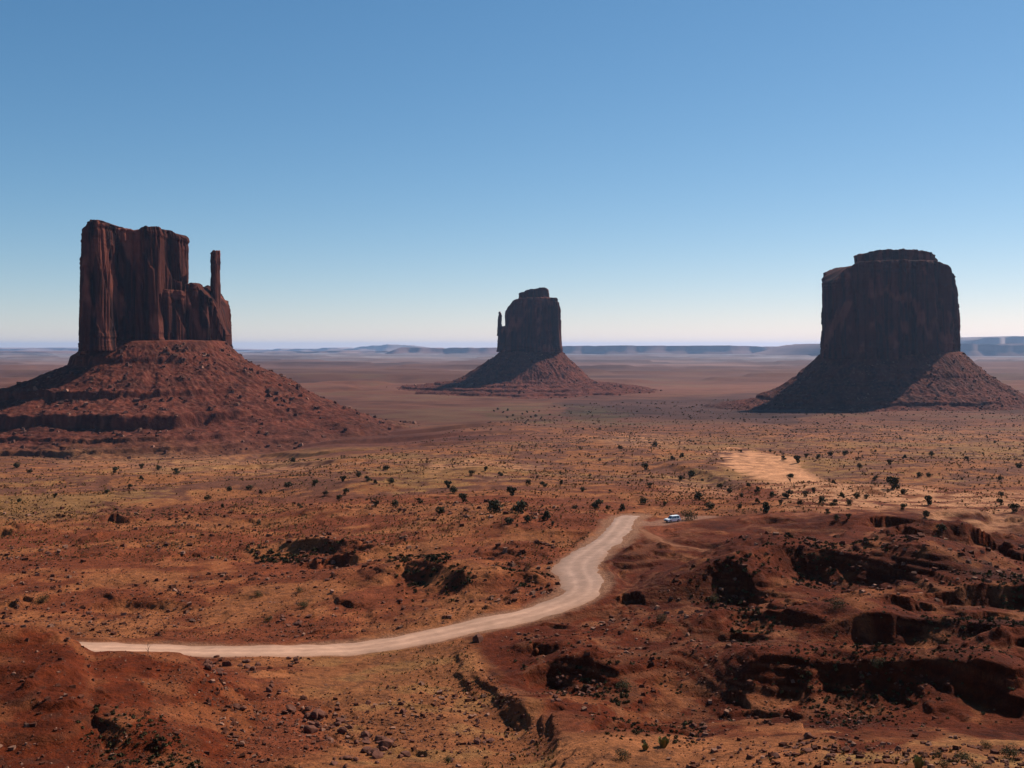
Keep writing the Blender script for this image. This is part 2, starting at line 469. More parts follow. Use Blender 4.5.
M_ground = material('red_earth', attr='tint', var=0.34, scale=0.9, bump=0.9, bscale=1.6, bdist=0.55, spec=0.05, var2=0.30, scale2=4.5)
M_road = material('graded_dirt', attr='tint', var=0.10, scale=0.8, bump=0.25, bscale=2.0, bdist=0.12, spec=0.05)
M_cliff = material('desert_sandstone', attr='tint', var=0.28, scale=0.045, bump=0.8, bscale=0.16, bdist=3.0, spec=0.05, stretch=(1, 1, 0.25))
M_talus = material('scree_slope', attr='tint', var=0.35, scale=0.10, bump=0.9, bscale=0.14, bdist=3.0, spec=0.05)
M_mesa = material('far_mesa_rock', attr='tint', var=0.18, scale=0.0015, spec=0.0)
M_rock = material('sandstone_block', color=(0.125, 0.048, 0.030), var=0.45, scale=1.6, bump=0.6, bscale=4.0, bdist=0.15, spec=0.1)
M_rubble = material('broken_sandstone', attr='tint', var=0.3, scale=1.2, spec=0.08)
M_leaf = material('juniper_foliage', attr='tint', var=0.3, scale=1.5, rough=0.8, spec=0.1)
M_bark = material('grey_bark', color=(0.10, 0.075, 0.055), var=0.3, scale=6, bump=0.5, bscale=12, bdist=0.03)
M_scrub = material('scrub_leaves', attr='tint', var=0.25, scale=0.7, rough=0.9, spec=0.05)

# ------------------------------------------------------------------ polygons of ground cover, in ground coordinates
def poly_mask(u, v, pts, soft):
    """1 inside the polygon, fading over 'soft' outside"""
    pts = np.array(pts, float)
    inside = np.zeros(u.shape, bool); best = np.full(u.shape, 1e9)
    n = len(pts)
    for i in range(n):
        a = pts[i]; b = pts[(i + 1) % n]; d = b - a
        cond = ((a[1] > v) != (b[1] > v))
        with np.errstate(divide='ignore', invalid='ignore'):
            xs = (b[0] - a[0]) * (v - a[1]) / (b[1] - a[1] + 1e-12) + a[0]
        inside ^= cond & (u < xs)
        t = np.clip(((u - a[0]) * d[0] + (v - a[1]) * d[1]) / (d @ d), 0, 1)
        best = np.minimum(best, np.hypot(u - a[0] - t * d[0], v - a[1] - t * d[1]))
    sd = np.where(inside, -best, best)
    return 1 - sstep(-soft, soft, sd)

C_RED = np.array([0.155, 0.0285, 0.0085])
C_MAROON = np.array([0.094, 0.0175, 0.0066])
C_SAND = np.array([0.390, 0.136, 0.050])
C_STRAW = np.array([0.310, 0.150, 0.052])
C_DUNE = np.array([0.710, 0.315, 0.150])
C_DARK = np.array([0.075, 0.030, 0.018])
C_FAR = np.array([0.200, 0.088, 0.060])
C_PLAIN = np.array([0.180, 0.066, 0.038])

def ground_colour(x, y, z):
    D = depth_of(x, y)
    zb = base(x, y)
    u = 512 + F * x / D; v = HV - F * zb / D        # where this piece of ground lies on the open slope
    sp = spacing(D)
    n0 = np.zeros(x.shape); n1 = np.zeros(x.shape); n2 = np.zeros(x.shape); n3 = np.zeros(x.shape)
    n0 = fbm(x / 160, y / 160, 201, 3)
    n1 = fbm(x / 38, y / 38, 202, 4)
    k = np.nonzero(D < 1500)[0]
    n2[k] = fbm(x[k] / 9, y[k] / 9, 203, 3)
    k = np.nonzero(D < 700)[0]
    n3[k] = fbm(x[k] / 2.4, y[k] / 2.4, 204, 3)
    def mixin(c, w, col):
        w = np.clip(w, 0, 1)[:, None]
        return c * (1 - w) + col * w
    c = np.tile(C_PLAIN, (len(x), 1))
    # mid plain: red sand with patches of straw coloured grass
    c = mixin(c, sstep(-0.25, 0.45, n1 + 0.5 * n2) * (1 - sstep(1100, 2200, D)), C_SAND * 0.9)
    c = mixin(c, 0.75 * sstep(0.0, 0.5, n0 + 0.6 * n2) * sstep(300, 420, D) * (1 - sstep(900, 1600, D)), C_STRAW)
    # slope between road and plain
    nearw = 1 - sstep(330, 470, D + 90 * n0)
    c = mixin(c, nearw * 0.75, C_RED * 1.2 + C_SAND * 0.12)
    c = mixin(c, nearw * sstep(-0.15, 0.5, n1 + 0.4 * n2) * 0.75, C_SAND * 0.95)
    # bare red hills to the right, mound to the left
    hill = poly_mask(u + 14 * n1, v + 8 * n1, [(468, 640), (500, 634), (592, 604), (608, 572), (603, 556), (625, 533), (660, 545), (690, 520), (860, 514), (1600, 506), (1600, 745), (700, 735), (585, 725), (520, 712)], 6)
    c = mixin(c, hill, C_RED * 0.86)
    c = mixin(c, hill * sstep(0.0, 0.5, n1 + 0.3 * n2), C_MAROON)
    c = mixin(c, hill * sstep(0.30, 0.75, n2 + 0.3 * n0) * 0.5, C_SAND * 0.75)
    mound = poly_mask(u + 10 * n1, v, [(-900, 600), (65, 630), (110, 645), (200, 655), (260, 700), (210, 800), (200, 1200), (-900, 1200)], 12)
    c = mixin(c, mound, C_RED * 1.12)
    c = mixin(c, mound * sstep(0.15, 0.7, n1 + 0.4 * n2) * 0.6, C_MAROON * 1.1)
    c = mixin(c, mound * sstep(0.0, 0.5, n2 - 0.5 * n1) * 0.45, C_SAND * 0.8)
    # sandy flat between mound and gully, straw tinted
    flat = poly_mask(u + 16 * n1, v + 8 * n2, [(300, 662), (465, 640), (480, 680), (560, 745), (570, 1000), (300, 1000), (330, 720)], 22)
    c = mixin(c, flat * 0.75, C_SAND * 0.84)
    c = mixin(c, flat * sstep(0.0, 0.5, n2) * 0.6, C_STRAW * 0.8)
    # pale ledge at the bottom right
    bench = poly_mask(u + 12 * n1, v + 5 * n2, [(560, 735), (640, 742), (740, 738), (850, 736), (1600, 736), (1600, 1000), (560, 1000)], 5)
    c = mixin(c, bench * 0.75, C_SAND * 0.95)
    c = mixin(c, bench * poly_mask(u, v, [(830, 742), (1600, 742), (1600, 1000), (780, 1000)], 18) * sstep(-0.4, 0.3, n2), C_STRAW * 1.1)
    c = mixin(c, bench * poly_mask(u + 6 * n2, v, [(835, 738), (915, 737), (890, 750), (838, 756)], 3), C_RED)
    # dune and other pale sand
    dune = poly_mask(u + 16 * n2 + 10 * n1, v + 5.0 * n1 + 3 * n2, [(716, 457), (745, 451), (778, 456), (800, 468), (838, 487), (800, 486), (762, 482), (726, 470)], 2.2)
    c = mixin(c, dune * np.clip(0.9 + 0.35 * n2, 0.3, 1), C_DUNE)
    for pts, w in (([(430, 465), (480, 460), (540, 466), (500, 478), (430, 482)], .6), ([(770, 490), (830, 486), (900, 492), (1040, 496), (1040, 510), (900, 508), (790, 512)], .85),
                   ([(600, 440), (640, 436), (690, 444), (640, 450)], .5), ([(50, 458), (150, 458), (420, 464), (300, 472), (60, 466)], .45), ([(915, 515), (1010, 508), (1040, 528), (930, 530)], .8), ([(800, 478), (850, 486), (900, 496), (960, 500), (900, 512), (830, 506), (770, 496)], .75), ([(680, 478), (740, 484), (720, 500), (660, 496)], .5)):
        c = mixin(c, poly_mask(u + 14 * n1, v + 6 * n1, pts, 6) * w * sstep(-0.5, 0.2, n2), C_DUNE * 0.8)
    # red apron below the left butte, dark plain before the right one
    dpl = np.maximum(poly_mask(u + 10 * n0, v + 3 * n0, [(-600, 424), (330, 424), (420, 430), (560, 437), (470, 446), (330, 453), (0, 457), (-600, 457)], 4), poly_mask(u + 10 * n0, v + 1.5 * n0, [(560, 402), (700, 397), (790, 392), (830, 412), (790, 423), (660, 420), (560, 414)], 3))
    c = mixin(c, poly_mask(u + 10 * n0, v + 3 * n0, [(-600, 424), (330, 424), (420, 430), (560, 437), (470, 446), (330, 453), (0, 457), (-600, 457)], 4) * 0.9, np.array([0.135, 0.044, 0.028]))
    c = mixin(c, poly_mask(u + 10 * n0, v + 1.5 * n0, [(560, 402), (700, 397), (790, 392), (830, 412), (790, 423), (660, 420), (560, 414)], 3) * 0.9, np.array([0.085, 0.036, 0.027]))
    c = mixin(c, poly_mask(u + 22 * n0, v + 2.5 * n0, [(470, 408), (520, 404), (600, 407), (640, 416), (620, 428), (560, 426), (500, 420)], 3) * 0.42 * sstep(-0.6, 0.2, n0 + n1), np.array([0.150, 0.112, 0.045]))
    # thin beds showing in the banks
    k = np.nonzero((D < 420) & (D > 95))[0]
    zb_ = z[k] + 0.5 * n1[k]
    bed_ = perlin(zb_ * 1.15, x[k] / 90, 221) + 0.5 * perlin(zb_ * 3.1, x[k] / 40, 222)
    hk = np.maximum(hill[k], 0.45 * mound[k])
    w1_ = (hk * sstep(0.22, 0.5, bed_) * 0.55)[:, None]; w2_ = (hk * sstep(0.2, 0.5, -bed_) * 0.6)[:, None]
    c[k] = c[k] * (1 - w1_) + np.array([0.235, 0.082, 0.036]) * w1_
    c[k] = c[k] * (1 - w2_) + C_MAROON * 0.7 * w2_
    s4 = fbm(x / 3000, y / 2200, 215, 3)
    # far country
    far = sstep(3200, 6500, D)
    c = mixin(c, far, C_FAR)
    c = mixin(c, sstep(6500, 14000, D), np.array([0.215, 0.160, 0.150]))  # distance haze painted into the ground colour: greyer further out
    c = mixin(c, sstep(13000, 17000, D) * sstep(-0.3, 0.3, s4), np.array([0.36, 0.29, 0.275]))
    q = fbm(x / 2600 + 5, y / 900, 31, 3)
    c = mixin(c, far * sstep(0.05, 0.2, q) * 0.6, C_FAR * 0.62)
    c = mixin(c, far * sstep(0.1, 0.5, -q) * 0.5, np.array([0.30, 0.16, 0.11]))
    # long streaks and patches of the far plain
    k = np.nonzero(D > 700)[0]
    w = sstep(700, 1500, D[k])
    s1 = fbm(x[k] / 420, y[k] / 260, 211, 4); s2 = fbm(x[k] / 110, y[k] / 90, 212, 3) * (1 - sstep(3000, 6000, D[k]))
    s3 = fbm(x[k] / 2200, y[k] / 1500, 213, 4)
    c[k] *= (1 + w * (0.30 * s1 + 0.34 * s2 + 0.36 * s3))[:, None]
    ol = ((1 - dpl[k]) * w * sstep(0.1, 0.6, s1 + 0.5 * s2) * 0.45 * (1 - sstep(4000, 8000, D[k])))[:, None]
    c[k] = c[k] * (1 - ol) + np.array([0.130, 0.082, 0.040]) * ol
    # fine mottling, a few dark gravelly spots
    c = c * (1 + 0.30 * n2 + 0.26 * n3)[:, None]
    dark = sstep(0.42, 0.75, n3 + 0.4 * n1) * (1 - dune * 0.8)
    c = mixin(c, dark * 0.55, C_DARK)
    # graded earth of the pull-out and trail
    for P, w0, w1, col in ((PULL, 2.5, 5.0, np.array([0.36, 0.17, 0.105])), (TRAIL, 0.6, 2.0, np.array([0.30, 0.115, 0.055])), (ROAD, 4.2, 7.5, np.array([0.36, 0.17, 0.095]))):
        i = near(x, y, P, 14)
        d, s, al = seg_dist(x[i], y[i], P)
        w = (1 - sstep(w0, w1, d + 1.2 * n2[i]))[:, None] * 0.85
        c[i] = c[i] * (1 - w) + col * w
    return np.clip(c * 0.64, 0.003, 0.9)

# ------------------------------------------------------------------ ground sheet
rows = list(np.geomspace(3, 58, 26))
r = 58.0
while r < 58000:
    zc = float(base(np.array([0.15 * r]), np.array([r]))[0])
    st = 0.42 * r * r / (F * abs(zc))
    st = max(0.30, min(st, r * 0.06))
    r += st; rows.append(r)
rows = np.array(rows)
az = np.arctan((np.arange(-150, 1175, 1.2) - 512) / F)
step = radians(4)
az = np.concatenate([az, np.arange(az[-1] + 0.01, az[0] + 2 * pi - 0.01, step)])
RR, AA = np.meshgrid(rows, az, indexing='ij')
gx = (RR * np.sin(AA)).ravel(); gy = (RR * np.cos(AA)).ravel()
gz = height(gx, gy)
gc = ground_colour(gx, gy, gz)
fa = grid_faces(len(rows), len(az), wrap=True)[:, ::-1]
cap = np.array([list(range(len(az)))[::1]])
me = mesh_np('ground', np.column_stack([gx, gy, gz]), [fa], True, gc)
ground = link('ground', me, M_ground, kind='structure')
print('ground', len(rows), len(az), len(gx))

# ------------------------------------------------------------------ road
def ribbon(name, P, half, lift, colfn, nc=15, taper=None):
    d = np.gradient(P, axis=0); d /= np.linalg.norm(d, axis=1)[:, None]
    n = np.column_stack([-d[:, 1], d[:, 0]])
    w = np.linspace(-1, 1, nc)
    L = np.concatenate([[0], np.cumsum(np.linalg.norm(np.diff(P, axis=0), axis=1))])
    hw = half * np.ones(len(P)) if np.isscalar(half) else half(L / L[-1])
    ragl = 1.1 * np.array([fbm(np.array([l / 7.0]), np.array([0.5]), 61, 3)[0] for l in L])
    ragr = 1.1 * np.array([fbm(np.array([l / 7.0]), np.array([9.5]), 62, 3)[0] for l in L])
    ww = w[None, :] * (hw[:, None] + np.where(w[None, :] > 0, ragl[:, None], ragr[:, None]) * np.abs(w[None, :]))
    X = P[:, 0][:, None] + n[:, 0][:, None] * ww; Y = P[:, 1][:, None] + n[:, 1][:, None] * ww
    Z = height(X, Y).reshape(X.shape) + lift * (1 - np.abs(w[None, :]) ** 6 * 1.1) + 0.0
    Z += -0.05 * np.exp(-((np.abs(ww) - 1.6) / 0.5) ** 2)
    c = colfn(X.ravel(), Y.ravel(), ww.ravel())
    return mesh_np(name, np.column_stack([X.ravel(), Y.ravel(), Z.ravel()]), grid_faces(len(P), nc)[:, ::-1], True, c)

def resample(P, step):
    L = np.concatenate([[0], np.cumsum(np.linalg.norm(np.diff(P, axis=0), axis=1))])
    s = np.arange(0, L[-1], step)
    return np.column_stack([np.interp(s, L, P[:, 0]), np.interp(s, L, P[:, 1])])

def road_colour(X, Y, W):
    n = fbm(X / 7, Y / 7, 63, 3)
    c = np.array([0.385, 0.215, 0.140])[None, :] * (1 + 0.15 * n + 0.12 * fbm(X / 1.6, Y / 1.6, 65, 2))[:, None]
    c = c * (1 - sstep(190, 225, Y)[:, None] * np.array([0.20, 0.14, 0.06])[None, :])
    track = np.exp(-((np.abs(W) - 1.6) / 0.7) ** 2)
    c = c * (0.93 + 0.20 * track)[:, None]
    edge = sstep(3.4, 5.4, np.abs(W) + 0.9 * n)[:, None]
    return c * (1 - 0.45 * edge) + np.array([0.23, 0.10, 0.052]) * 0.45 * edge
RS = resample(ROAD, 0.8)
RW = lambda q: np.interp(RS[:, 1], [180, 195, 210, 222, 233, 246, 262, 300], [4.9, 4.6, 3.9, 4.5, 5.3, 4.2, 3.4, 3.0])
me = ribbon('road', RS, RW, 0.14, road_colour, 21)
link('road', me, M_road, kind='structure')
def spur_colour(X, Y, W):
    return np.array([0.20, 0.075, 0.036])[None, :] * (1 + 0.16 * fbm(X / 5, Y / 5, 64, 3))[:, None]
me = ribbon('path', resample(TRAIL, 0.6), 0.6, 0.08, spur_colour, 9)
link('path', me, M_road, kind='structure')

# ------------------------------------------------------------------ buttes
def pt(u, y):
    return np.array([(u - 512) / F * y, y])

def outline_resample(P, step, smooth):
    P = np.asarray(P, float)
    Q = np.vstack([P, P[:1]])
    L = np.concatenate([[0], np.cumsum(np.linalg.norm(np.diff(Q, axis=0), axis=1))])
    n = int(L[-1] / step)
    s = np.arange(n) / n * L[-1]
    R = np.column_stack([np.interp(s, L, Q[:, 0]), np.interp(s, L, Q[:, 1])])
    k = max(1, int(smooth / step))
    for _ in range(2):
        ker = np.ones(2 * k + 1) / (2 * k + 1)
        R = np.column_stack([np.convolve(np.concatenate([R[-k:, i], R[:, i], R[:k, i]]), ker, mode='valid') for i in (0, 1)])
    return R

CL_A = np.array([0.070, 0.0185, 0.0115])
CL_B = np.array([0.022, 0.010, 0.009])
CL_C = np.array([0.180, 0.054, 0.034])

def cliff(name, parent, uvout, yc, sil, zbase, seed, step=1.4, smooth=3.0, nh=110, col_amp=5.0, crack=5.0, flare=6.0, top_r=5.0, bed=1.2, label=None, zr=None, tint=1.0, inset=0.0, sl=0.0, u0=155, big=4.0):
    P = np.array([pt(u, y + sl * 1.704 * (u - u0)) for u, y in uvout])
    P = outline_resample(P, step, smooth)
    n = len(P)
    d = np.roll(P, -1, axis=0) - np.roll(P, 1, axis=0); d /= np.linalg.norm(d, axis=1)[:, None]
    N = np.column_stack([d[:, 1], -d[:, 0]])
    cen = P.mean(0)
    if ((P - cen) * N).sum() < 0: N = -N
    su = [s[0] for s in sil]; sv = [s[1] for s in sil]
    def ztop(X, Y):
        u = 512 + F * X / yc
        yl = yc + sl * (X - (u0 - 512) / F * yc)
        u = 512 + F * X / yl
        return (HV - np.interp(u, su, sv)) * yl / F
    zt0 = ztop(P[:, 0], P[:, 1])
    t = np.linspace(0, 1, nh)
    # bands of hard and soft rock
    zz = zbase + (zt0[None, :] - zbase) * t[:, None]
    px = np.repeat(P[:, 0][None, :], nh, 0).ravel(); py = np.repeat(P[:, 1][None, :], nh, 0).ravel(); pz = zz.ravel()
    s = np.arange(n) * step
    ss = np.repeat(s[None, :], nh, 0).ravel()
    per = n * step
    # joints: noise along the face, nearly constant with height
    a = col_amp * fbm(px / 34 + pz / 420, py / 34 + seed, seed, 3)
    a += big * perlin(px / 75 + seed, py / 75, seed + 3)
    a += 0.33 * col_amp * fbm(px / 11 + pz / 160, py / 11 + seed * 3, seed + 5, 3)
    cr = np.abs(perlin(px / 21 + pz / 500, py / 21 - seed, seed + 9))
    a -= crack * np.exp(-(cr / 0.055) ** 2)
    cr2 = np.abs(perlin(px / 9 + pz / 260, py / 9 + seed, seed + 12))
    a -= 0.4 * crack * np.exp(-(cr2 / 0.07) ** 2)
    # blocks broken off: patches set back, with flat bottoms
    spall = perlin(px / 26, py / 26 + pz / 60, seed + 21)
    a -= 3.0 * sstep(0.17, 0.20, spall)
    # bedding
    tt = np.repeat(t[:, None], n, 1).ravel()
    bw = 0.25 + sstep(0.80, 0.97, tt) + 1.2 * (1 - sstep(0.06, 0.22, tt))
    a += bed * bw * perlin(pz / 5.0 + 0.02 * px, np.full_like(pz, seed * 1.7), seed + 30)
    a += 0.5 * bed * bw * perlin(pz / 2.1, px / 60, seed + 31)
    # flare at the foot, rounded shoulder
    a += flare * (1 - tt) ** 2.2 - inset * tt
    dtop = (zt0[None, :] - zz).ravel()
    q = np.clip(1 - dtop / max(top_r, 0.1), 0, 1)
    a -= top_r * (1 - np.sqrt(np.clip(1 - q * q, 0, 1))) * 0.9
    # ragged rim
    zz = zz + (t[:, None] ** 6) * (2.0 * perlin(s / 17, np.full(n, seed + 0.3), seed + 40) + 1.4 * perlin(s / 5, np.full(n, seed + 0.3), seed + 41))[None, :]
    Nx = np.repeat(N[:, 0][None, :], nh, 0).ravel(); Ny = np.repeat(N[:, 1][None, :], nh, 0).ravel()
    V = np.column_stack([px + Nx * a, py + Ny * a, zz.ravel()])
    faces = grid_faces(nh, n, wrap=True)
    # top: rings drawn in to the middle
    top = V[-n:]
    c0 = top[:, :2].mean(0)
    rings = []
    for f in (0.93, 0.84, 0.72, 0.55, 0.36, 0.16, 0.03):
        xy = c0 + (top[:, :2] - c0) * f
        z = ztop(xy[:, 0], xy[:, 1]) * (1 - f ** 6) + top[:, 2] * f ** 6 + 1.6 * fbm(xy[:, 0] / 14, xy[:, 1] / 14, seed + 50, 3)
        if f < 0.5: z = 0.5 * z + 0.5 * z.mean()
        rings.append(np.column_stack([xy, z]))
    V2 = np.vstack([V] + rings)
    f2 = grid_faces(len(rings) + 1, n, wrap=True) + (nh - 1) * n
    faces = np.vstack([faces, f2])
    # colour: dark varnish streaks down the face, paler fresh rock
    allx, ally, allz = V2[:, 0], V2[:, 1], V2[:, 2]
    st = fbm(allx / 9 + allz / 700, ally / 9, seed + 60, 3) + 0.6 * perlin(allx / 30 + allz / 900, ally / 30, seed + 64)
    pa = fbm(allx / 40, ally / 40 + allz / 70, seed + 61, 3)
    bd = perlin(allz / 9, allx / 300, seed + 62)
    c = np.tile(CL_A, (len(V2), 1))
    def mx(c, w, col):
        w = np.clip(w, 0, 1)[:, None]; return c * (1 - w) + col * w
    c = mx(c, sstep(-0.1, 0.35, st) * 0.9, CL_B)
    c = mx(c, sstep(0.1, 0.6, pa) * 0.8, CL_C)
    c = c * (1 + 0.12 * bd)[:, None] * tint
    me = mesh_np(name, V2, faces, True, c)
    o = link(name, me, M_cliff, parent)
    if label: o['label'] = label
    return o

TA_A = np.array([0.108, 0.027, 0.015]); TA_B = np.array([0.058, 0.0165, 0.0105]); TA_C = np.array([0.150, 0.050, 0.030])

def rock_templates(n, seed, sub=0):
    """angular blocks: hulls of jittered cubes"""
    R = np.random.default_rng(seed); out = []
    for _ in range(n):
        v = np.array([[-1, -1, -1], [1, -1, -1], [1, 1, -1], [-1, 1, -1], [-1, -1, 1], [1, -1, 1], [1, 1, 1], [-1, 1, 1]], float)
        v += R.uniform(-0.38, 0.38, v.shape)
        v[4:, :2] *= R.uniform(0.6, 0.95)
        v *= np.array([1, R.uniform(.6, 1), R.uniform(.45, .8)]) * 0.5
        f = np.array([[0, 3, 2, 1], [4, 5, 6, 7], [0, 1, 5, 4], [1, 2, 6, 5], [2, 3, 7, 6], [3, 0, 4, 7]])
        out.append((v, f))
    return out
RT = rock_templates(12, 3)

def scatter(name, pos, size, templates, cols, mat, parent=None, kind='stuff', sink=0.25, seed=1, smooth=False, tilt=0.4):
    R = np.random.default_rng(seed)
    Vs, Fs, Cs = [], [], []; base_i = 0
    idx = R.integers(0, len(templates), len(pos))
    yaw = R.uniform(0, 2 * pi, len(pos)); tl = R.uniform(-tilt, tilt, len(pos))
    for k, (tv, tf) in enumerate(templates):
        m = np.nonzero(idx == k)[0]
        if len(m) == 0: continue
        c, s = np.cos(yaw[m]), np.sin(yaw[m]); ct, st = np.cos(tl[m]), np.sin(tl[m])
        x = tv[None, :, 0] * np.ones((len(m), 1)); y = tv[None, :, 1] * np.ones((len(m), 1)); z = tv[None, :, 2] * np.ones((len(m), 1))
        y, z = y * ct[:, None] - z * st[:, None], y * st[:, None] + z * ct[:, None]
        x, y = x * c[:, None] - y * s[:, None], x * s[:, None] + y * c[:, None]
        S = size[m][:, None]
        V = np.stack([x * S + pos[m, 0][:, None], y * S + pos[m, 1][:, None], z * S + pos[m, 2][:, None] + S * sink], -1)
        nv = tv.shape[0]
        F_ = tf[None] + (base_i + np.arange(len(m)) * nv)[:, None, None]
        Vs.append(V.reshape(-1, 3)); Fs.append(F_.reshape(-1, tf.shape[1]))
        Cs.append(np.repeat(cols[m], nv, 0))
        base_i += len(m) * nv
    me = mesh_np(name, np.vstack(Vs), [np.vstack(Fs)], smooth, np.vstack(Cs))
    o = link(name, me, mat, parent, kind)
    return o

def talus(name, parent, cu, cy, a, b, z0, prof, ledges, seed, smax, rough=1.0, nrock=900, rsize=(1.5, 5.0), dens_front=True, terr=0.0, rot=0.0, prof2=None, right=0.0):
    cx = (cu - 512) / F * cy
    th = np.linspace(0, 2 * pi, 760, endpoint=False)
    s = np.concatenate([[-25, -14], np.linspace(-6, smax, 250)])
    S, T = np.meshgrid(s, th, indexing='ij')
    cr_, sr_ = cos(rot), sin(rot)
    def place(S, T):
        lx = (a + S) * np.cos(T); ly = (b + S) * np.sin(T)
        return cx + lx * cr_ - ly * sr_, cy + lx * sr_ + ly * cr_
    X, Y = place(S, T)
    if prof2 is None: prof2 = prof
    ps2 = [p[0] for p in prof2]; pz2 = [p[1] for p in prof2]
    ps = [p[0] for p in prof]; pz = [p[1] for p in prof]
    def zfun(X, Y, S):
        lob = 1 + 0.10 * fbm(X / 150, Y / 150, seed, 2)
        ang0 = np.arctan2(Y - cy, X - cx)
        lob = lob / (1 + right * np.clip(np.cos(ang0), 0, 1) ** 2)
        lob = lob + 0.016 * fbm(X / 32, Y / 32, seed + 2, 3)
        wst = np.clip(1.1 + 0.9 * perlin(X / 120, Y / 120, seed + 15), 0, 1) * (1 - sstep(0.45, 0.95, np.cos(ang0)) * 0.8)
        z = z0 + np.interp(S * lob, ps, pz) * (1 - wst) + np.interp(S * lob, ps2, pz2) * wst
        # gullies running down the slope
        ang = np.arctan2(Y - cy, X - cx)
        g = perlin(ang * 9 + 0.004 * S, S / 260, seed + 3) + 0.5 * perlin(ang * 23, S / 150, seed + 4)
        z = z + rough * g * 2.4 * sstep(5, 90, S) * (1 - 0.5 * sstep(250, 420, S))
        # ledges: hard beds make small cliffs
        for zl, hc, wgt in ledges:
            wv = np.clip(wgt * (0.55 + 1.1 * perlin(X / 85, Y / 85, seed + int(abs(zl)))), 0, 1)
            zl2 = zl + 1.2 * perlin(X / 45, Y / 45, seed + 8)
            # ground between zl-hc and zl+hc*1.2 is drawn up to a step at zl
            dz = z - zl2
            up = np.where((dz > -hc) & (dz <= 0.0), -hc - dz, 0)          # below the lip: falls at once
            up = up * sstep(-hc * 1.0, -hc * 0.55, dz) if False else up
            lift = np.where((dz > 0) & (dz < hc * 2.2), -dz * 0.55 * (1 - dz / (hc * 2.2)), 0)
            z = z + wv * (up + lift)
        if terr:
            q = z / terr + 0.3 * perlin(X / 120, Y / 120, seed + 13)
            fq = q - np.floor(q)
            tq = np.floor(q) + sstep(0.55, 1.0, fq)
            mk = sstep(-0.2, 0.4, perlin(X / 160, Y / 160, seed + 14)) * 0.95
            z = z + (tq - q) * terr * mk * sstep(200, 260, S)
        z = z + rough * (1.9 * fbm(X / 22, Y / 22, seed + 6, 3) + 1.3 * fbm(X / 6.5, Y / 6.5, seed + 7, 2)) * sstep(0, 12, S)
        return z
    Z = zfun(X.ravel(), Y.ravel(), S.ravel())
    n1 = fbm(X.ravel() / 30, Y.ravel() / 30, seed + 20, 4); n2 = fbm(X.ravel() / 7, Y.ravel() / 7, seed + 21, 3)
    bd = perlin(Z / 7.0, X.ravel() / 400, seed + 22)
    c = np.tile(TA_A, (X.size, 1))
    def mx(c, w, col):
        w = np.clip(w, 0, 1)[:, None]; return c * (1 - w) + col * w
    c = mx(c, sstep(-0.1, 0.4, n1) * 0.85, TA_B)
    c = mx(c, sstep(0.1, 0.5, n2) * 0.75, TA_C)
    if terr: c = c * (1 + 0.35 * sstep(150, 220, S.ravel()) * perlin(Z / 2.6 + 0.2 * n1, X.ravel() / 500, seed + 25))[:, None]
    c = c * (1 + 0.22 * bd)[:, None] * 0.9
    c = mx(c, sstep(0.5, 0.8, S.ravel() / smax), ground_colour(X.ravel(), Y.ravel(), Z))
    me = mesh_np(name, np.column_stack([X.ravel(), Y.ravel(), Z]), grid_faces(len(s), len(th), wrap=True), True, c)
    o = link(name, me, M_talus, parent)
    # loose blocks on the slope
    R = np.random.default_rng(seed)
    T1 = R.uniform(pi, 2 * pi, nrock * 3) if dens_front else R.uniform(0, 2 * pi, nrock * 3)
    S1 = smax * 0.85 * R.uniform(0, 1, nrock * 3) ** 1.1 + 4
    x, y = place(S1, T1)
    keep = (perlin(x / 50, y / 50, seed + 30) + R.uniform(-.5, .5, len(x)) > -0.05)
    x, y, S1 = x[keep][:nrock], y[keep][:nrock], S1[keep][:nrock]
    z = zfun(x, y, S1)
    sz = rsize[0] + (rsize[1] - rsize[0]) * R.uniform(0, 1, len(x)) ** 5
    cc = np.where(R.uniform(0, 1, len(x))[:, None] < 0.3, np.array([[0.22, 0.10, 0.066]]), np.array([[0.09, 0.036, 0.025]])) * R.uniform(.7, 1.2, (len(x), 1))
    scatter('rubble', np.column_stack([x, y, z]), sz, RT, cc, M_rubble, parent=o, kind='stuff', seed=seed)
    return o

def butte(label):
    r = bpy.data.objects.new('butte', None)
    COL.objects.link(r)
    tag(r, label, 'butte', 'sandstone buttes rising from the valley floor')
    return r

# left butte: broad block with a thumb spire on its right
B = butte('broad red sandstone butte with a thin finger spire beside its right edge')
B.empty_display_size = 50
cliff('cliff', B, [(80.5, 1742), (81.5, 1702), (87, 1682), (98, 1672), (109, 1676), (115.5, 1706), (127, 1707), (133, 1716), (139, 1700), (150, 1691), (160.5, 1688), (167, 1716), (173, 1722), (182, 1720), (187, 1736), (188, 1764), (186, 1800), (160, 1816), (120, 1816), (92, 1802), (82, 1774)],
      1692, [(76, 254), (81, 246), (85, 235), (91, 229), (98, 225), (103, 222.5), (110, 223), (117, 227), (135, 228), (146, 226), (164, 227), (172, 233), (184, 235), (186.5, 242), (189, 262)], -6, 11, step=1.2, smooth=2.4, nh=130, col_amp=4.0, crack=7.0, flare=1.5, top_r=3.0, sl=0.75, big=2.0)
cliff('shoulder', B, [(160, 1700), (168, 1688), (182, 1690), (196, 1694), (206, 1688), (217, 1690), (226, 1700), (231, 1724), (231.5, 1756), (222, 1786), (190, 1800), (165, 1790)],
      1704, [(158, 289), (170, 290), (186, 291), (188, 284), (192, 282), (197, 283), (199.5, 289), (206, 294), (209, 297), (213, 298), (216, 306), (219, 321), (222, 329), (226, 343)], -6, 23, step=1.2, smooth=2.2, nh=90, col_amp=3.2, crack=4.0, flare=2, top_r=2, sl=0.75, big=1.0)
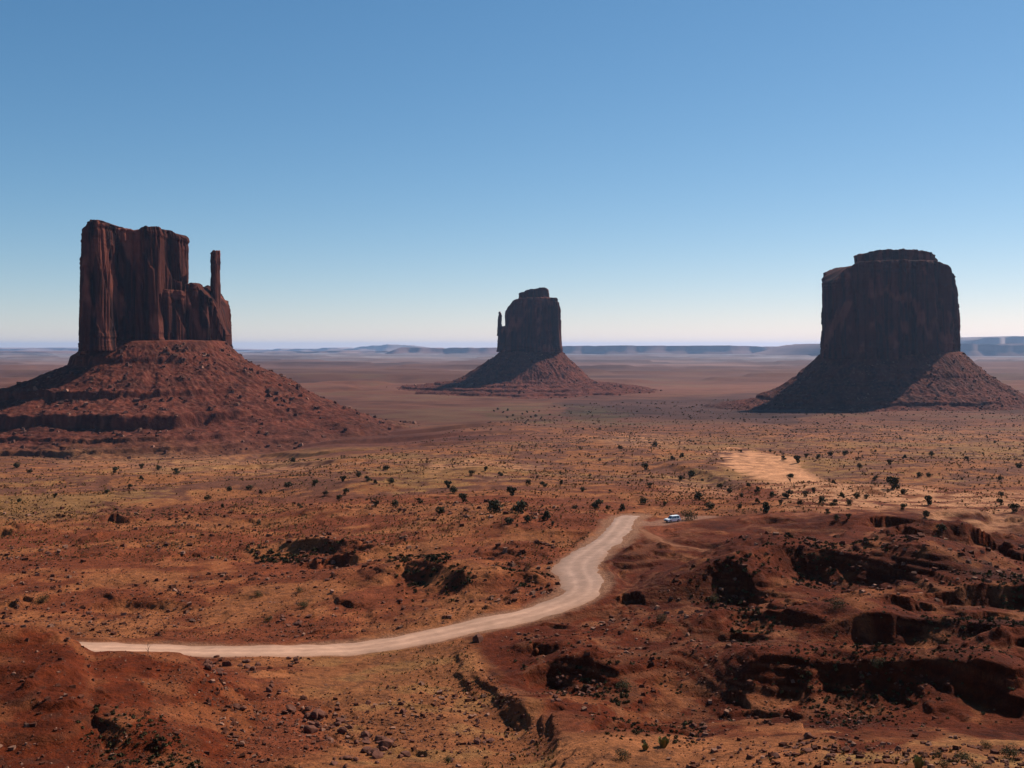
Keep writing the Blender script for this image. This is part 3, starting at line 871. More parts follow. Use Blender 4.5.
cliff('spire', B, [(210.2, 1727), (212, 1719), (216, 1715), (220, 1719), (221.6, 1728), (220, 1737), (215, 1740), (211, 1736)],
      1728, [(208, 252), (211, 250), (219, 250), (220.5, 256), (223, 258)], 20, 31, step=0.8, smooth=1.5, nh=110, col_amp=1.6, crack=1.2, flare=2.5, top_r=1.2, bed=0.8, inset=0.4, sl=0.75, big=0.5)
talus('talus', B, 160, 1738, 113, 58, 10,
      [(-30, 3), (0, 0), (12, -12), (30, -28), (60, -46), (100, -67), (165, -100), (235, -124), (290, -143), (350, -158), (430, -180)],
      [], 41, 430, rough=1.0, nrock=1700, rsize=(1.0, 8.0), terr=4.2, rot=math.atan(0.75),
      prof2=[(-30, 3), (0, 0), (14, -14), (31, -26), (34.5, -39), (60, -50), (110, -73), (124, -77), (127.5, -88), (160, -101), (192, -108), (197.5, -129), (225, -132), (255, -136), (257, -141), (300, -148), (302, -153), (350, -161), (430, -180)])

# middle butte, far back: thumb on its left
B = butte('distant dark butte with a short thumb spire on its left side')
cliff('cliff', B, [(504.5, 3712), (505.5, 3680), (510, 3652), (524, 3636), (542, 3632), (554, 3642), (560, 3668), (562, 3705), (558, 3758), (535, 3790), (512, 3760)],
      3700, [(503, 335), (505.5, 327), (507, 308), (511, 301), (519, 298.5), (530, 298), (549, 298), (557.5, 298.5), (559.5, 306), (561, 322), (563, 345)], -18, 51, step=2.6, smooth=6, nh=100, col_amp=5, crack=6, flare=6, top_r=7, bed=2, big=8.0)
cliff('caprock', B, [(518.5, 3700), (522, 3675), (536, 3665), (547, 3672), (550.3, 3700), (546, 3740), (530, 3752), (520, 3735)],
      3700, [(517, 293.5), (524, 292), (527, 290), (533, 289.3), (545, 287.6), (548.5, 289), (550, 293)], 165, 57, step=2.4, smooth=5, nh=30, col_amp=3, crack=3, flare=2, top_r=4, bed=3)
cliff('shoulder', B, [(496.8, 3704), (499, 3682), (506, 3672), (512, 3680), (512, 3720), (502, 3730)],
      3700, [(495, 345), (497.5, 340), (499, 327), (508, 326), (512, 320)], -18, 61, step=2.2, smooth=4, nh=60, col_amp=2.5, crack=3, flare=4, top_r=3)
cliff('spire', B, [(497.6, 3702), (499, 3693), (501, 3692), (502.2, 3702), (501.5, 3712), (499, 3714)],
      3702, [(497, 312.5), (499, 311.2), (501, 312.5), (502.5, 316)], 40, 63, step=1.6, smooth=2.5, nh=60, col_amp=1.4, crack=1.2, flare=4, top_r=2, bed=0.8, inset=0.5, big=0.5)
talus('talus', B, 532, 3706, 103, 60, -10,
      [(-30, 2), (0, 0), (30, -23), (61, -43), (115, -80), (148, -103), (175, -111), (250, -121), (330, -128), (420, -136), (520, -150), (640, -172), (800, -190)],
      [], 71, 800, rough=1.2, nrock=900, rsize=(3, 8), right=-0.3,
      prof2=[(-30, 2), (0, 0), (30, -21), (33, -26), (61, -43), (115, -80), (148, -103), (175, -110), (178, -116), (240, -119), (243, -126), (330, -129), (334, -136), (420, -139), (424, -145), (520, -152), (640, -172), (800, -190)])

# right butte: big drum with a flat cap
B = butte('massive drum shaped butte with a stepped flat cap at right')
cliff('cliff', B, [(823, 2505), (825, 2452), (836, 2412), (858, 2386), (890, 2376), (925, 2386), (949, 2414), (959, 2458), (961, 2510), (953, 2582), (905, 2640), (852, 2612), (826, 2565)],
      2430, [(817, 281), (833, 279.5), (837, 273), (842, 268), (852, 263), (900, 261), (938, 262), (948, 265), (955, 273), (960, 281), (964, 300), (968, 312)], -28, 81, step=1.8, smooth=5, nh=120, col_amp=6.5, crack=9, flare=2, top_r=6, bed=2.2, big=6.0)
cliff('caprock', B, [(854.5, 2490), (858, 2440), (880, 2412), (915, 2412), (934, 2440), (938.5, 2490), (930, 2550), (895, 2580), (862, 2550)],
      2440, [(853, 256), (856, 254.5), (868, 252.5), (872, 251), (903, 250), (925, 251.5), (937, 254), (940, 257)], 190, 87, step=1.8, smooth=4, nh=34, col_amp=3, crack=3, flare=-3, top_r=3, bed=3.0)
talus('talus', B, 892, 2510, 166, 120, -12,
      [(-30, 5), (0, 0), (25, -28), (56, -55), (112, -92), (150, -111), (190, -122), (260, -134), (380, -160)],
      [], 91, 380, rough=1.2, nrock=1500, rsize=(2, 6.0),
      prof2=[(-30, 5), (0, 0), (25, -26), (56, -52), (59, -60), (112, -92), (150, -109), (153, -117), (190, -123), (260, -134), (380, -160)])

# ------------------------------------------------------------------ far mesas along the horizon
def mesa(u0, u1, D, vtop, jag, depth, col, seed, slope=2.2, foot=-175.0, n=260, taper=0.10):
    u = np.linspace(u0, u1, n)
    s = np.linspace(0, 1, n)
    ztop = (HV - vtop) * D / F
    pz = D / F
    prof = fbm(u / 95.0, np.full(n, seed + .5), seed, 5, 0.6)
    q = sstep(-0.6, -0.1, prof) * 0.5 + sstep(-0.05, 0.3, prof) * 0.5
    zt = ztop + jag * pz * (q - 1) + 0.25 * jag * pz * fbm(u / 9.0, np.full(n, 2.5), seed + 3, 3)
    tp = sstep(0, taper, s) * sstep(0, taper, 1 - s)
    zt = foot + (zt - foot) * tp
    wob = 0.035 * D * fbm(u / 70.0, np.full(n, 7.5), seed + 5, 3)
    h = zt - foot
    ringsv = []
    for f, off in ((0.0, -slope * 0.62), (0.45, -slope * 0.14), (0.52, -slope * 0.07), (0.97, 0.0), (1.0, 0.03), (1.0, None), (0.0, 'end')):
        if off is None: y = D + wob + depth
        elif off == 'end': y = D + wob + depth + 2 * h
        else: y = D + wob + off * h
        ringsv.append(np.column_stack([(u - 512) / F * (D + 0 * y), y, foot + h * f]))
    V = np.vstack(ringsv)
    n1 = fbm(V[:, 0] / (D * .06), V[:, 2] / (D * .002), seed + 9, 3)
    c = np.array(col)[None, :] * (1 + 0.22 * n1)[:, None]
    me = mesh_np('far_mesa', V, grid_faces(len(ringsv), n), True, c)
    return link('far_mesa', me, M_mesa, kind='structure')
mesa(-330, 75, 24000, 351.5, 2.0, 3000, (0.16, 0.09, 0.07), 3)
mesa(-100, 470, 40000, 347.6, 2.5, 4000, (0.25, 0.16, 0.13), 5)
mesa(225, 520, 27000, 350.4, 1.5, 3000, (0.22, 0.13, 0.10), 6)
mesa(380, 640, 23000, 347.4, 2.2, 3000, (0.13, 0.07, 0.055), 7)
mesa(540, 860, 22000, 345.8, 1.6, 4000, (0.13, 0.075, 0.06), 8)
mesa(800, 1300, 17500, 343.6, 1.6, 4000, (0.12, 0.07, 0.055), 10)
mesa(940, 1400, 19500, 335.5, 2.0, 5000, (0.30, 0.22, 0.20), 12)  # lighter rock colour stands in for thicker haze, so it looks fainter
mesa(330, 445, 40000, 344.5, 3.0, 4000, (0.2, 0.13, 0.1), 13, taper=0.4)
mesa(-500, 1500, 52000, 349.0, 2.0, 3000, (0.22, 0.14, 0.11), 14)

# ------------------------------------------------------------------ junipers
def leaf_cloud(n, rad, hgt, seed, leaf, lobes=7, zoff=0.35):
    """crown: many small leaf faces gathered round several uneven lobes"""
    R = np.random.default_rng(seed)
    cs = []
    for i in range(lobes):
        a = R.uniform(0, 2 * pi); rr = rad * R.uniform(0.1, 0.62)
        cs.append((rr * cos(a), rr * sin(a), hgt * R.uniform(0.18, 0.76), rad * R.uniform(0.30, 0.52)))
    V, Fc, C = [], [], []
    for k in range(n):
        cx, cy, cz, cr = cs[R.integers(0, lobes)]
        d = R.normal(size=3); d /= np.linalg.norm(d)
        p = np.array([cx, cy, cz]) + d * cr * R.uniform(0.55, 1.05) ** 0.6 * np.array([1, 1, .8])
        p[2] = max(p[2], 0.06 * hgt)
        nrm = d + R.normal(size=3) * 0.7; nrm /= np.linalg.norm(nrm)
        t = np.cross(nrm, R.normal(size=3)); t /= np.linalg.norm(t); b = np.cross(nrm, t)
        L = leaf * R.uniform(0.6, 1.3)
        i0 = len(V)
        V += [p + t * L * .5, p + b * L * .34, p - t * L * .5, p - b * L * .34]
        Fc.append([i0, i0 + 1, i0 + 2, i0 + 3])
        g = R.uniform(0.6, 1.35)
        C += [(0.047 * g, 0.043 * g, 0.018 * g)] * 4
    return np.array(V), np.array(Fc), np.array(C)

def stem_mesh(hgt, rad, seed, nb=4, thick=0.12):
    R = np.random.default_rng(seed)
    V, Fc = [], []
    def tube(p0, p1, r0, r1):
        i0 = len(V); ax = np.array(p1) - np.array(p0); ax = ax / np.linalg.norm(ax)
        t = np.cross(ax, [0.3, 0.9, 0.1]); t /= np.linalg.norm(t); b = np.cross(ax, t)
        for p, r_ in ((p0, r0), (p1, r1)):
            for k in range(6):
                a = k * pi / 3
                V.append(np.array(p) + (t * cos(a) + b * sin(a)) * r_)
        for k in range(6):
            Fc.append([i0 + k, i0 + (k + 1) % 6, i0 + 6 + (k + 1) % 6, i0 + 6 + k])
    tube((0, 0, -0.3), (0.05, 0.02, hgt * 0.3), thick, thick * .75)
    for k in range(nb):
        a = R.uniform(0, 2 * pi)
        m = np.array([cos(a) * rad * .35, sin(a) * rad * .35, hgt * R.uniform(.4, .55)])
        tube((0.03, 0.01, hgt * R.uniform(.1, .28)), m, thick * .6, thick * .4)
        tube(m, m + np.array([cos(a) * rad * .3, sin(a) * rad * .3, hgt * .25]), thick * .4, thick * .15)
    return np.array(V), np.array(Fc)

CROWNS, STEMS = [], []
for i in range(8):
    hgt = 1.0; rad = [0.62, 0.72, 0.55, 0.8, 0.66, 0.5, 0.9, 0.7][i]
    v, f, c = leaf_cloud(420, rad, 1.0, 100 + i, 0.15, lobes=[7, 6, 5, 9, 7, 4, 8, 6][i])
    CROWNS.append(mesh_np('crown', v, f, False, c)); CROWNS[-1].materials.append(M_leaf)
    v, f = stem_mesh(1.0, rad, 200 + i, thick=0.055)
    STEMS.append(mesh_np('trunk', v, f, True)); STEMS[-1].materials.append(M_bark)
# one standing clear of its trunk, for the lone tree on the dune
v, f, c = leaf_cloud(420, 0.6, 1.0, 140, 0.15, lobes=6)
v[:, 2] = 0.42 + v[:, 2] * 0.58
LONE = mesh_np('crown', v, f, False, c); LONE.materials.append(M_leaf)

def juniper(xyz, h, k, label, group=None, crown=None, parts=True, cat='juniper', name='juniper'):
    if parts:
        r = bpy.data.objects.new(name, None); COL.objects.link(r)
        a = link('crown', crown or CROWNS[k % 8], None, r); b = link('trunk', STEMS[k % 8], None, r)
    else:
        r = link(name, CROWNS[k % 8])
    r.location = (xyz[0], xyz[1], xyz[2] - 0.03 * h)
    r.rotation_euler = (0, 0, (k * 2.399) % (2 * pi))
    r.scale = (h * 1.05, h * 1.05, h)
    tag(r, label, cat, group)
    return r

TREES = [  # u, v of the foot, height in pixels, label, group
    (790, 482, 9, 'lone small tree with a bare trunk standing on the pale dune', None),
    (893, 489, 13, 'tallest dark juniper beside the wash right of the pale dune', None),
    (512, 496, 10, 'dark spreading juniper on the sandy rise, back of the clustered bushes', None),
    (496, 513, 13, 'broad dark juniper in the middle of the clustered bushes, left of a cone shaped one', None),
    (519, 513, 14, 'cone shaped juniper in the middle of the clustered bushes', None),
    (547, 520, 10, 'ragged juniper at the right end of the clustered bushes', None),
    (528, 522, 8, 'round juniper in front of the cone shaped one', None),
    (508, 524, 8, 'low sprawling juniper in the front row of the clustered bushes', None),
    (439, 515, 9, 'dark upright juniper at the left end of the sandy rise', None),
    (463, 502, 9, 'round juniper on the left part of the sandy rise', None),
    (448, 488, 8, 'upper of two touching junipers on the left of the rise', None),
    (454, 493, 7, 'lower of two touching junipers on the left of the rise', None),
    (597, 508, 10, 'dark juniper just beyond the end of the road', None),
    (623, 511, 8, 'round juniper directly above the end of the road', None),
    (699, 500, 9, 'dark wide juniper above and right of the parked white vehicle', None),
    (709, 509, 8, 'small juniper in front of the wide one above the parked white vehicle', None),
    (690, 478, 8, 'dark juniper left of the pale dune', None),
    (645, 470, 7, 'small dark bush standing alone on red sand above the vehicle', None),
    (797, 463, 8, 'dark bush at the upper right edge of the pale dune', None),
    (644, 504, 7, 'brownish bush on sand between road end and vehicle', None),
    (788, 498, 9, 'dark bush under the pale dune beside a red hummock', None),
    (767, 513, 12, 'grey green bush on the near side of the pale sand', None),
    (904, 494, 6, 'small round bush by the pale wash, right of the tallest juniper', None),
    (941, 531, 8, 'small upright shrub on the smooth red brow at right', None),
    (925, 518, 8, 'thin shrub on pale sand behind the smooth red brow', None),
    (1013, 512, 9, 'dark shrub at the right edge beside a shaded bank', None),
    (928, 505, 10, 'ragged dark shrub on pale sand right of the wash', None),
]
GREY = [  # further bushes, told apart only by the patch of ground they share
    ('dark bush on the pale stony slope below the dune', 'bushes below the dune',
     [(805, 497, 8), (813, 493, 7), (822, 503, 9), (835, 506, 9), (842, 498, 8), (850, 505, 8), (857, 498, 8), (800, 506, 7), (866, 499, 6), (780, 505, 7), (772, 497, 7), (758, 492, 7), (748, 487, 6), (742, 497, 6), (730, 493, 7), (720, 489, 7), (903, 510, 8), (848, 519, 7), (836, 520, 7), (828, 514, 7), (757, 503, 7), (740, 508, 6)]),
    ('small dark bush along the far upper edge of the dune', 'bushes behind the dune',
     [(831, 456, 7), (846, 456, 7), (818, 459, 6), (806, 458, 6), (770, 452, 5), (784, 460, 6), (833, 484, 6), (741, 452, 5)]),
    ('low dark bush dotting the straw coloured plain below the left butte', 'bushes on the left plain',
     [(17, 468, 8), (30, 474, 6), (115, 473, 8), (141, 469, 7), (158, 470, 6), (177, 474, 8), (141, 480, 6), (293, 462, 7), (387, 470, 7), (289, 489, 9), (315, 486, 8), (343, 482, 8), (358, 477, 7), (368, 481, 7), (375, 484, 6), (391, 483, 8), (326, 495, 6), (340, 500, 7), (346, 495, 8), (376, 507, 8), (394, 507, 9), (420, 503, 7), (260, 494, 6), (229, 491, 7), (250, 490, 7), (108, 494, 6), (130, 489, 6), (55, 498, 6), (258, 525, 6), (300, 508, 6), (222, 508, 6), (310, 474, 5), (208, 500, 7), (20, 503, 6)]),
    ('small round bush on the sandy ground above the road', 'bushes on the sandy rise',
     [(472, 476, 7), (486, 471, 6), (528, 485, 7), (543, 487, 8), (561, 485, 7), (582, 491, 6), (575, 509, 6), (608, 510, 6), (491, 505, 6), (553, 526, 6), (517, 527, 5), (500, 476, 6), (537, 478, 5), (560, 474, 5), (590, 476, 5), (610, 492, 5), (650, 488, 7), (665, 506, 6), (655, 447, 7), (672, 460, 6), (682, 458, 7), (680, 480, 7), (702, 481, 5), (620, 450, 6), (580, 449, 5), (560, 452, 5), (600, 461, 5), (628, 484, 5)]),
    ('tiny dark bush scattered over the flat plain right of the dune', 'bushes on the right plain',
     [(905, 459, 6), (919, 477, 7), (928, 477, 6), (950, 450, 5), (967, 461, 6), (890, 465, 7), (932, 456, 6), (875, 452, 5), (985, 470, 5), (1000, 480, 6), (1018, 468, 7), (1000, 497, 7), (983, 455, 5), (962, 480, 5), (860, 468, 6), (875, 480, 6), (1010, 450, 5), (995, 443, 5), (940, 440, 5), (900, 440, 5), (1000, 505, 8)]),
    ('tiny tree in the green grove on the plain before the middle butte', 'trees in the far grove',
     [(494, 412, 4), (498, 410, 4), (503, 413, 4), (508, 411, 5), (513, 416, 4), (507, 418, 4), (522, 415, 4), (527, 413, 4), (531, 418, 4), (536, 417, 5), (541, 419, 4), (545, 421, 4), (515, 420, 3), (525, 424, 4), (577, 428, 4), (583, 430, 4), (590, 428, 3), (600, 430, 5), (606, 428, 3), (570, 422, 3)]),
]
uvs = [(t[0], t[1]) for t in TREES]
P3 = on_ground(uvs)
for k, (t, p) in enumerate(zip(TREES, P3)):
    h = t[2] * p[1] / F * 1.1
    juniper(p, h, k, t[3], t[4], crown=LONE if k == 0 else None)
k = 40
for label, group, lst in GREY:
    P3 = on_ground([(a, b) for a, b, c in lst])
    for (a, b, c), p in zip(lst, P3):
        k += 1
        juniper(p, c * p[1] / F * (0.62 if c <= 5 else 0.9), k, label, group, parts=False, cat='bush', name='bush')

# ------------------------------------------------------------------ low scrub and dry grass, past counting
def tuft_templates(n, seed, blades=9, spread=0.5, h=0.8):
    R = np.random.default_rng(seed); out = []
    for _ in range(n):
        V, Fc = [], []
        for b in range(blades):
            a = R.uniform(0, 2 * pi); w = 0.16 * R.uniform(.6, 1.4)
            o = np.array([cos(a), sin(a), 0]) * spread * R.uniform(0, .45)
            d = np.array([cos(a), sin(a), 0]); pxy = np.array([-sin(a), cos(a), 0])
            tip = o + d * spread * R.uniform(.2, .8) + np.array([0, 0, h * R.uniform(.5, 1.1)])
            i0 = len(V)
            V += [o - pxy * w, o + pxy * w, tip + pxy * w * .6, tip - pxy * w * .6]
            Fc.append([i0, i0 + 1, i0 + 2, i0 + 3])
        out.append((np.array(V), np.array(Fc)))
    return out
def bush_templates(n, seed):
    out = []
    for i in range(n):
        v, f, c = leaf_cloud(46, 0.60, 0.48, seed + i, 0.34, lobes=4)
        out.append((v, f))
    return out

def sample_region(n, poly, seed, dens=None):
    R = np.random.default_rng(seed)
    poly = np.array(poly, float)
    u = R.uniform(poly[:, 0].min(), poly[:, 0].max(), n * 4); v = R.uniform(poly[:, 1].min(), poly[:, 1].max(), n * 4)
    m = poly_mask(u, v, poly, 0.01) > 0.5
    u, v = u[m], v[m]
    # picture rows -> base depths through a table per column
    D = np.empty(len(u))
    ts = np.linspace(-0.7, 0.7, 60)
    ds = np.geomspace(60, 5000, 900)
    tab = np.array([HV - F * base(t * ds, ds) / ds for t in ts])
    mono = np.minimum.accumulate(tab, axis=1)
    ti = np.clip(np.searchsorted(ts, (u - 512) / F), 0, len(ts) - 1)
    for j in range(len(ts)):
        k = np.nonzero(ti == j)[0]
        if len(k): D[k] = np.interp(-v[k], -mono[j], ds)
    x = (u - 512) / F * D
    keep = np.ones(len(x), bool)
    if dens is not None:
        keep = fbm(x / 45, D / 60, dens, 3) + R.uniform(-.42, .42, len(x)) > 0.02
    x, y = x[keep][:n], D[keep][:n]
    d, s, a = seg_dist(x, y, ROAD); d2, _, _ = seg_dist(x, y, PULL)
    ok = (d > 5.5) & (d2 > 4.5)
    x, y = x[ok], y[ok]
    return np.column_stack([x, y, height(x, y)])

R = np.random.default_rng(5)
PLAIN_POLY = [(-20, 458), (300, 458), (420, 452), (600, 432), (1044, 418), (1044, 512), (860, 512), (690, 516), (600, 515), (590, 545), (520, 572), (470, 560), (-20, 560)]
dune_poly = [(716, 457), (745, 451), (778, 456), (800, 468), (838, 487), (800, 486), (762, 482), (726, 470)]
def off_dune(P):
    u = 512 + F * P[:, 0] / P[:, 1]; v = HV - F * base(P[:, 0], P[:, 1]) / P[:, 1]
    return P[poly_mask(u, v, dune_poly, 2) < 0.5]
P = off_dune(sample_region(20000, PLAIN_POLY, 21, dens=301))
sz = (0.25 + 0.85 * R.uniform(0, 1, len(P)) ** 4) * np.clip(P[:, 1] / 420, 0.6, 2.0)
cc = np.where(R.uniform(0, 1, len(P))[:, None] < 0.6, np.array([[0.110, 0.078, 0.034]]), np.array([[0.155, 0.072, 0.032]])) * R.uniform(.6, 1.3, (len(P), 1))
scatter('scrub', P, sz, bush_templates(6, 400), cc, M_scrub, kind='stuff', sink=-0.05, seed=5, tilt=0.1)
P = off_dune(sample_region(9000, PLAIN_POLY, 22, dens=302))
sz = (0.35 + 0.6 * R.uniform(0, 1, len(P)) ** 2) * np.clip(P[:, 1] / 350, 0.7, 2.4)
cc = np.array([[0.27, 0.145, 0.052]]) * R.uniform(.6, 1.25, (len(P), 1))
scatter('dry_grass', P, sz, tuft_templates(6, 7), cc, M_scrub, kind='stuff', sink=-0.03, seed=6, tilt=0.15)
P = sample_region(4200, [(-20, 457), (330, 457), (420, 440), (560, 405), (800, 396), (1044, 405), (1044, 440), (600, 445), (300, 462), (-20, 462)], 28, dens=309)
sz = (1.6 + 2.6 * R.uniform(0, 1, len(P)) ** 3) * np.clip(P[:, 1] / 1500, 0.7, 1.8)
cc = np.where(R.uniform(0, 1, len(P))[:, None] < 0.6, np.array([[0.085, 0.062, 0.030]]), np.array([[0.20, 0.10, 0.045]])) * R.uniform(.7, 1.3, (len(P), 1))
scatter('scrub', P, sz, bush_templates(4, 470), cc, M_scrub, kind='stuff', sink=-0.05, seed=15, tilt=0.1)
P = np.vstack([sample_region(700, [(300, 662), (465, 640), (480, 680), (570, 750), (540, 767), (300, 767)], 23, dens=303),
               sample_region(150, [(740, 738), (1044, 738), (1044, 790), (720, 790)], 24, dens=304),
               sample_region(700, [(0, 560), (470, 560), (560, 590), (440, 625), (330, 640), (0, 636)], 25, dens=305)])
sz = 0.15 + 0.25 * R.uniform(0, 1, len(P)) ** 2
cc = np.where(R.uniform(0, 1, len(P))[:, None] < 0.7, np.array([[0.26, 0.15, 0.055]]), np.array([[0.13, 0.10, 0.04]])) * R.uniform(.7, 1.2, (len(P), 1))
scatter('dry_grass', P, sz, tuft_templates(6, 9, blades=14), cc, M_scrub, kind='stuff', sink=-0.03, seed=7, tilt=0.15)
P = sample_region(450, [(490, 650), (700, 560), (800, 530), (1044, 530), (1044, 730), (600, 725)], 26, dens=306)
sz = 0.3 + 0.5 * R.uniform(0, 1, len(P)) ** 2
cc = np.array([[0.075, 0.068, 0.034]]) * R.uniform(.6, 1.5, (len(P), 1))
scatter('scrub', P, sz, bush_templates(5, 440), cc, M_scrub, kind='stuff', sink=-0.05, seed=8, tilt=0.1)

# dark brush crowding the shaded banks and dips
BR = []
for q_, (poly, n_) in enumerate([([(388, 560), (445, 564), (474, 588), (440, 606), (398, 592)], 260), ([(492, 570), (550, 574), (566, 590), (528, 593)], 150), ([(70, 714), (160, 724), (215, 772), (90, 772)], 260),
        ([(735, 580), (800, 545), (905, 551), (910, 574), (800, 582)], 260), ([(920, 586), (1044, 582), (1044, 608), (950, 604)], 160), ([(830, 622), (1044, 626), (1044, 648), (860, 644)], 200),
        ([(725, 616), (800, 614), (820, 638), (735, 642)], 120), ([(780, 660), (960, 668), (1044, 705), (1000, 722), (820, 716)], 420), ([(515, 668), (632, 672), (628, 702), (545, 702)], 260),
        ([(585, 714), (705, 718), (705, 746), (598, 742)], 240), ([(690, 580), (760, 584), (750, 602), (690, 600)], 90), ([(240, 546), (410, 548), (400, 560), (260, 558)], 160)]):
    BR.append(sample_region(n_, poly, 60 + q_, dens=330 + q_))
P = np.vstack(BR)
sz = (0.35 + 0.75 * R.uniform(0, 1, len(P)) ** 2) * np.clip(P[:, 1] / 170, 0.7, 1.7)
cc = np.array([[0.052, 0.040, 0.018]]) * R.uniform(.5, 1.6, (len(P), 1))
scatter('scrub', P, sz, bush_templates(6, 520), cc, M_scrub, kind='stuff', sink=-0.05, seed=18, tilt=0.1)

# nearer shrubs one can point at
v, f, c = leaf_cloud(900, 0.75, 0.9, 501, 0.075, lobes=10); c = c * np.array([1.35, 1.25, 1.1])
SAGE = mesh_np('sagebrush', v, f, False, c); SAGE.materials.append(M_leaf)
tv, tf = tuft_templates(1, 77, blades=60, spread=0.55, h=0.9)[0]
tv = tv.copy()
BUNCH = mesh_np('bunch_grass', tv, tf, False, np.tile([0.20, 0.17, 0.055], (len(tv), 1))); BUNCH.materials.append(M_scrub)
SHR = [
    (1008, 758, 15, 'sage', 'large dark sagebrush in the bottom right corner of the pale ledge', None),
    (938, 757, 8, 'sage', 'small upright dark shrub on the pale ledge left of the corner bush', None),
    (987, 748, 9, 'sage', 'ragged shrub at the back of the pale ledge', None),
    (961, 761, 12, 'sage', 'narrow dark shrub between two lower ones on the pale ledge', None),
    (945, 768, 9, 'sage', 'dark shrub cut by the bottom edge of the picture', None),
    (978, 771, 10, 'sage', 'low greyish shrub beside the large corner sagebrush', None),
    (918, 768, 10, 'grass', 'green bunch of grass on the pale ledge at the bottom edge', None),
    (663, 747, 9, 'grass', 'bright green grass clump at the right end of the dark hollow', None),
    (624, 759, 12, 'sage', 'olive bush below the dark hollow, near the bottom', None),
    (645, 750, 6, 'grass', 'low green grass patch under the middle of the dark hollow', None),
    (42, 603, 9, 'sage', 'round green bush on the sand left of the long shaded dip', None),
    (259, 596, 7, 'sage', 'single olive bush on bare sand above the road, right of the shaded dip', None),
    (302, 608, 9, 'sage', 'grey green bush beside the pale slabs above the road', None),
    (268, 622, 7, 'sage', 'dark low bush at the left side of the pale slabs', None),
    (300, 592, 6, 'sage', 'low olive bush upslope from the pale slabs', None),
    (712, 602, 9, 'sage', 'dark bush at the tip of the shaded bank near the trail', None),
    (662, 622, 9, 'sage', 'dark bush alone on the smooth red slope', None),
    (838, 608, 12, 'sage', 'big dark bush on the red saddle between two shaded banks', None),
    (622, 690, 12, 'sage', 'olive bush at the right rim of the dark stony pit', None),
    (880, 668, 12, 'sage', 'greenish bush on the shaded stony bank at right', None),
    (690, 520, 12, 'sage', 'low dark bush standing in for an unclear dark shape right behind the parked white car', None),  # bush added in place of an unidentified dark smudge
    (447, 762, 7, 'sage', 'small dark bush by the bottom edge left of the gully', None),
]
P3 = on_ground([(s[0], min(s[1], 775)) for s in SHR])
for k, (s, p) in enumerate(zip(SHR, P3)):
    h = s[2] * p[1] / F * 1.15
    o = link('sagebrush' if s[3] == 'sage' else 'bunch_grass', SAGE if s[3] == 'sage' else BUNCH)
    o.location = (p[0], p[1], p[2] - 0.04 * h); o.scale = (h, h, h); o.rotation_euler = (0, 0, k * 2.1)
    tag(o, s[4], 'shrub' if s[3] == 'sage' else 'grass clump', s[5])

# bare twig at the road's near edge
Vt, Ft = [], []
def twig(p0, p1, r0, r1):
    i0 = len(Vt); ax = np.array(p1) - np.array(p0); ax /= np.linalg.norm(ax)
    t = np.cross(ax, [0.2, 0.9, 0.3]); t /= np.linalg.norm(t); b = np.cross(ax, t)
    for p, q in ((p0, r0), (p1, r1)):
        for k in range(5):
            Vt.append(np.array(p) + (t * cos(k * 2 * pi / 5) + b * sin(k * 2 * pi / 5)) * q)
    for k in range(5): Ft.append([i0 + k, i0 + (k + 1) % 5, i0 + 5 + (k + 1) % 5, i0 + 5 + k])
twig((0, 0, -0.2), (0.03, 0, 0.8), .05, .04); twig((0.03, 0, 0.8), (-0.1, 0.1, 1.5), .035, .015); twig((0.03, 0, 0.8), (0.3, 0, 1.3), .03, .012); twig((0.02, 0, 0.5), (-0.35, 0, 1.0), .03, .012); twig((-0.05, 0.05, 1.2), (0.1, 0, 1.75), .02, .01)
o = link('dead_sapling', mesh_np('dead_sapling', np.array(Vt), np.array(Ft), True), M_bark)
o.location = tuple(on_ground([(148, 655)])[0])
tag(o, 'thin bare sapling at the near edge of the road', 'sapling')

# ------------------------------------------------------------------ boulders
import bmesh
def boulder_mesh(seed, flat):
    R = random.Random(seed)
    bm = bmesh.new()
    pts = []
    for i in range(22):
        a = R.uniform(0, 2 * pi); z = R.uniform(-1, 1); r = math.sqrt(max(0, 1 - z * z)) * R.uniform(.75, 1.05)
        pts.append(bm.verts.new((r * cos(a) * 0.55, r * sin(a) * R.uniform(.36, .48), z * 0.5 * flat)))
    bmesh.ops.convex_hull(bm, input=pts)
    for vv in [v for v in bm.verts if not v.link_faces]: bm.verts.remove(vv)
    bmesh.ops.bevel(bm, geom=list(bm.edges), offset=0.02, segments=1, affect='EDGES')
    me = bpy.data.meshes.new('boulder'); bm.to_mesh(me); bm.free()
    me.materials.append(M_rock)
    return me
BOULD = [boulder_mesh(300 + i, [0.8, 0.6, 0.95, 0.35, 0.7, 0.3, 0.55, 0.85][i]) for i in range(8)]
ROCKS = [  # explicit rocks with labels of their own: u, v, size px, label
    (310, 732, 12, 'biggest dark block of the rock trail on the red slope, bottom centre left'),
    (386, 748, 14, 'tilted pale topped slab in the boulder heap by the bottom edge'),
    (374, 753, 12, 'dark block left of the tilted slab in the bottom boulder heap'),
    (450, 761, 8, 'lone dark stone by the bottom edge right of the boulder heap'),
    (236, 709, 9, 'dark block, left one of a pair on the smooth red mound'),
    (243, 710, 7, 'dark block, right one of a pair on the smooth red mound'),
    (218, 672, 9, 'largest block of the stone cluster under the road, left'),
    (286, 692, 6, 'single block halfway between the road and the rock trail'),
    (303, 699, 6, 'pale faced block just right of the single block below the road'),
    (368, 704, 6, 'small dark stone alone on the sandy flat'),
    (478, 641, 11, 'dark overhanging rock at the road edge where the red bank begins'),
    (808, 738, 9, 'dark block in a notch of the pale ledge'),
]
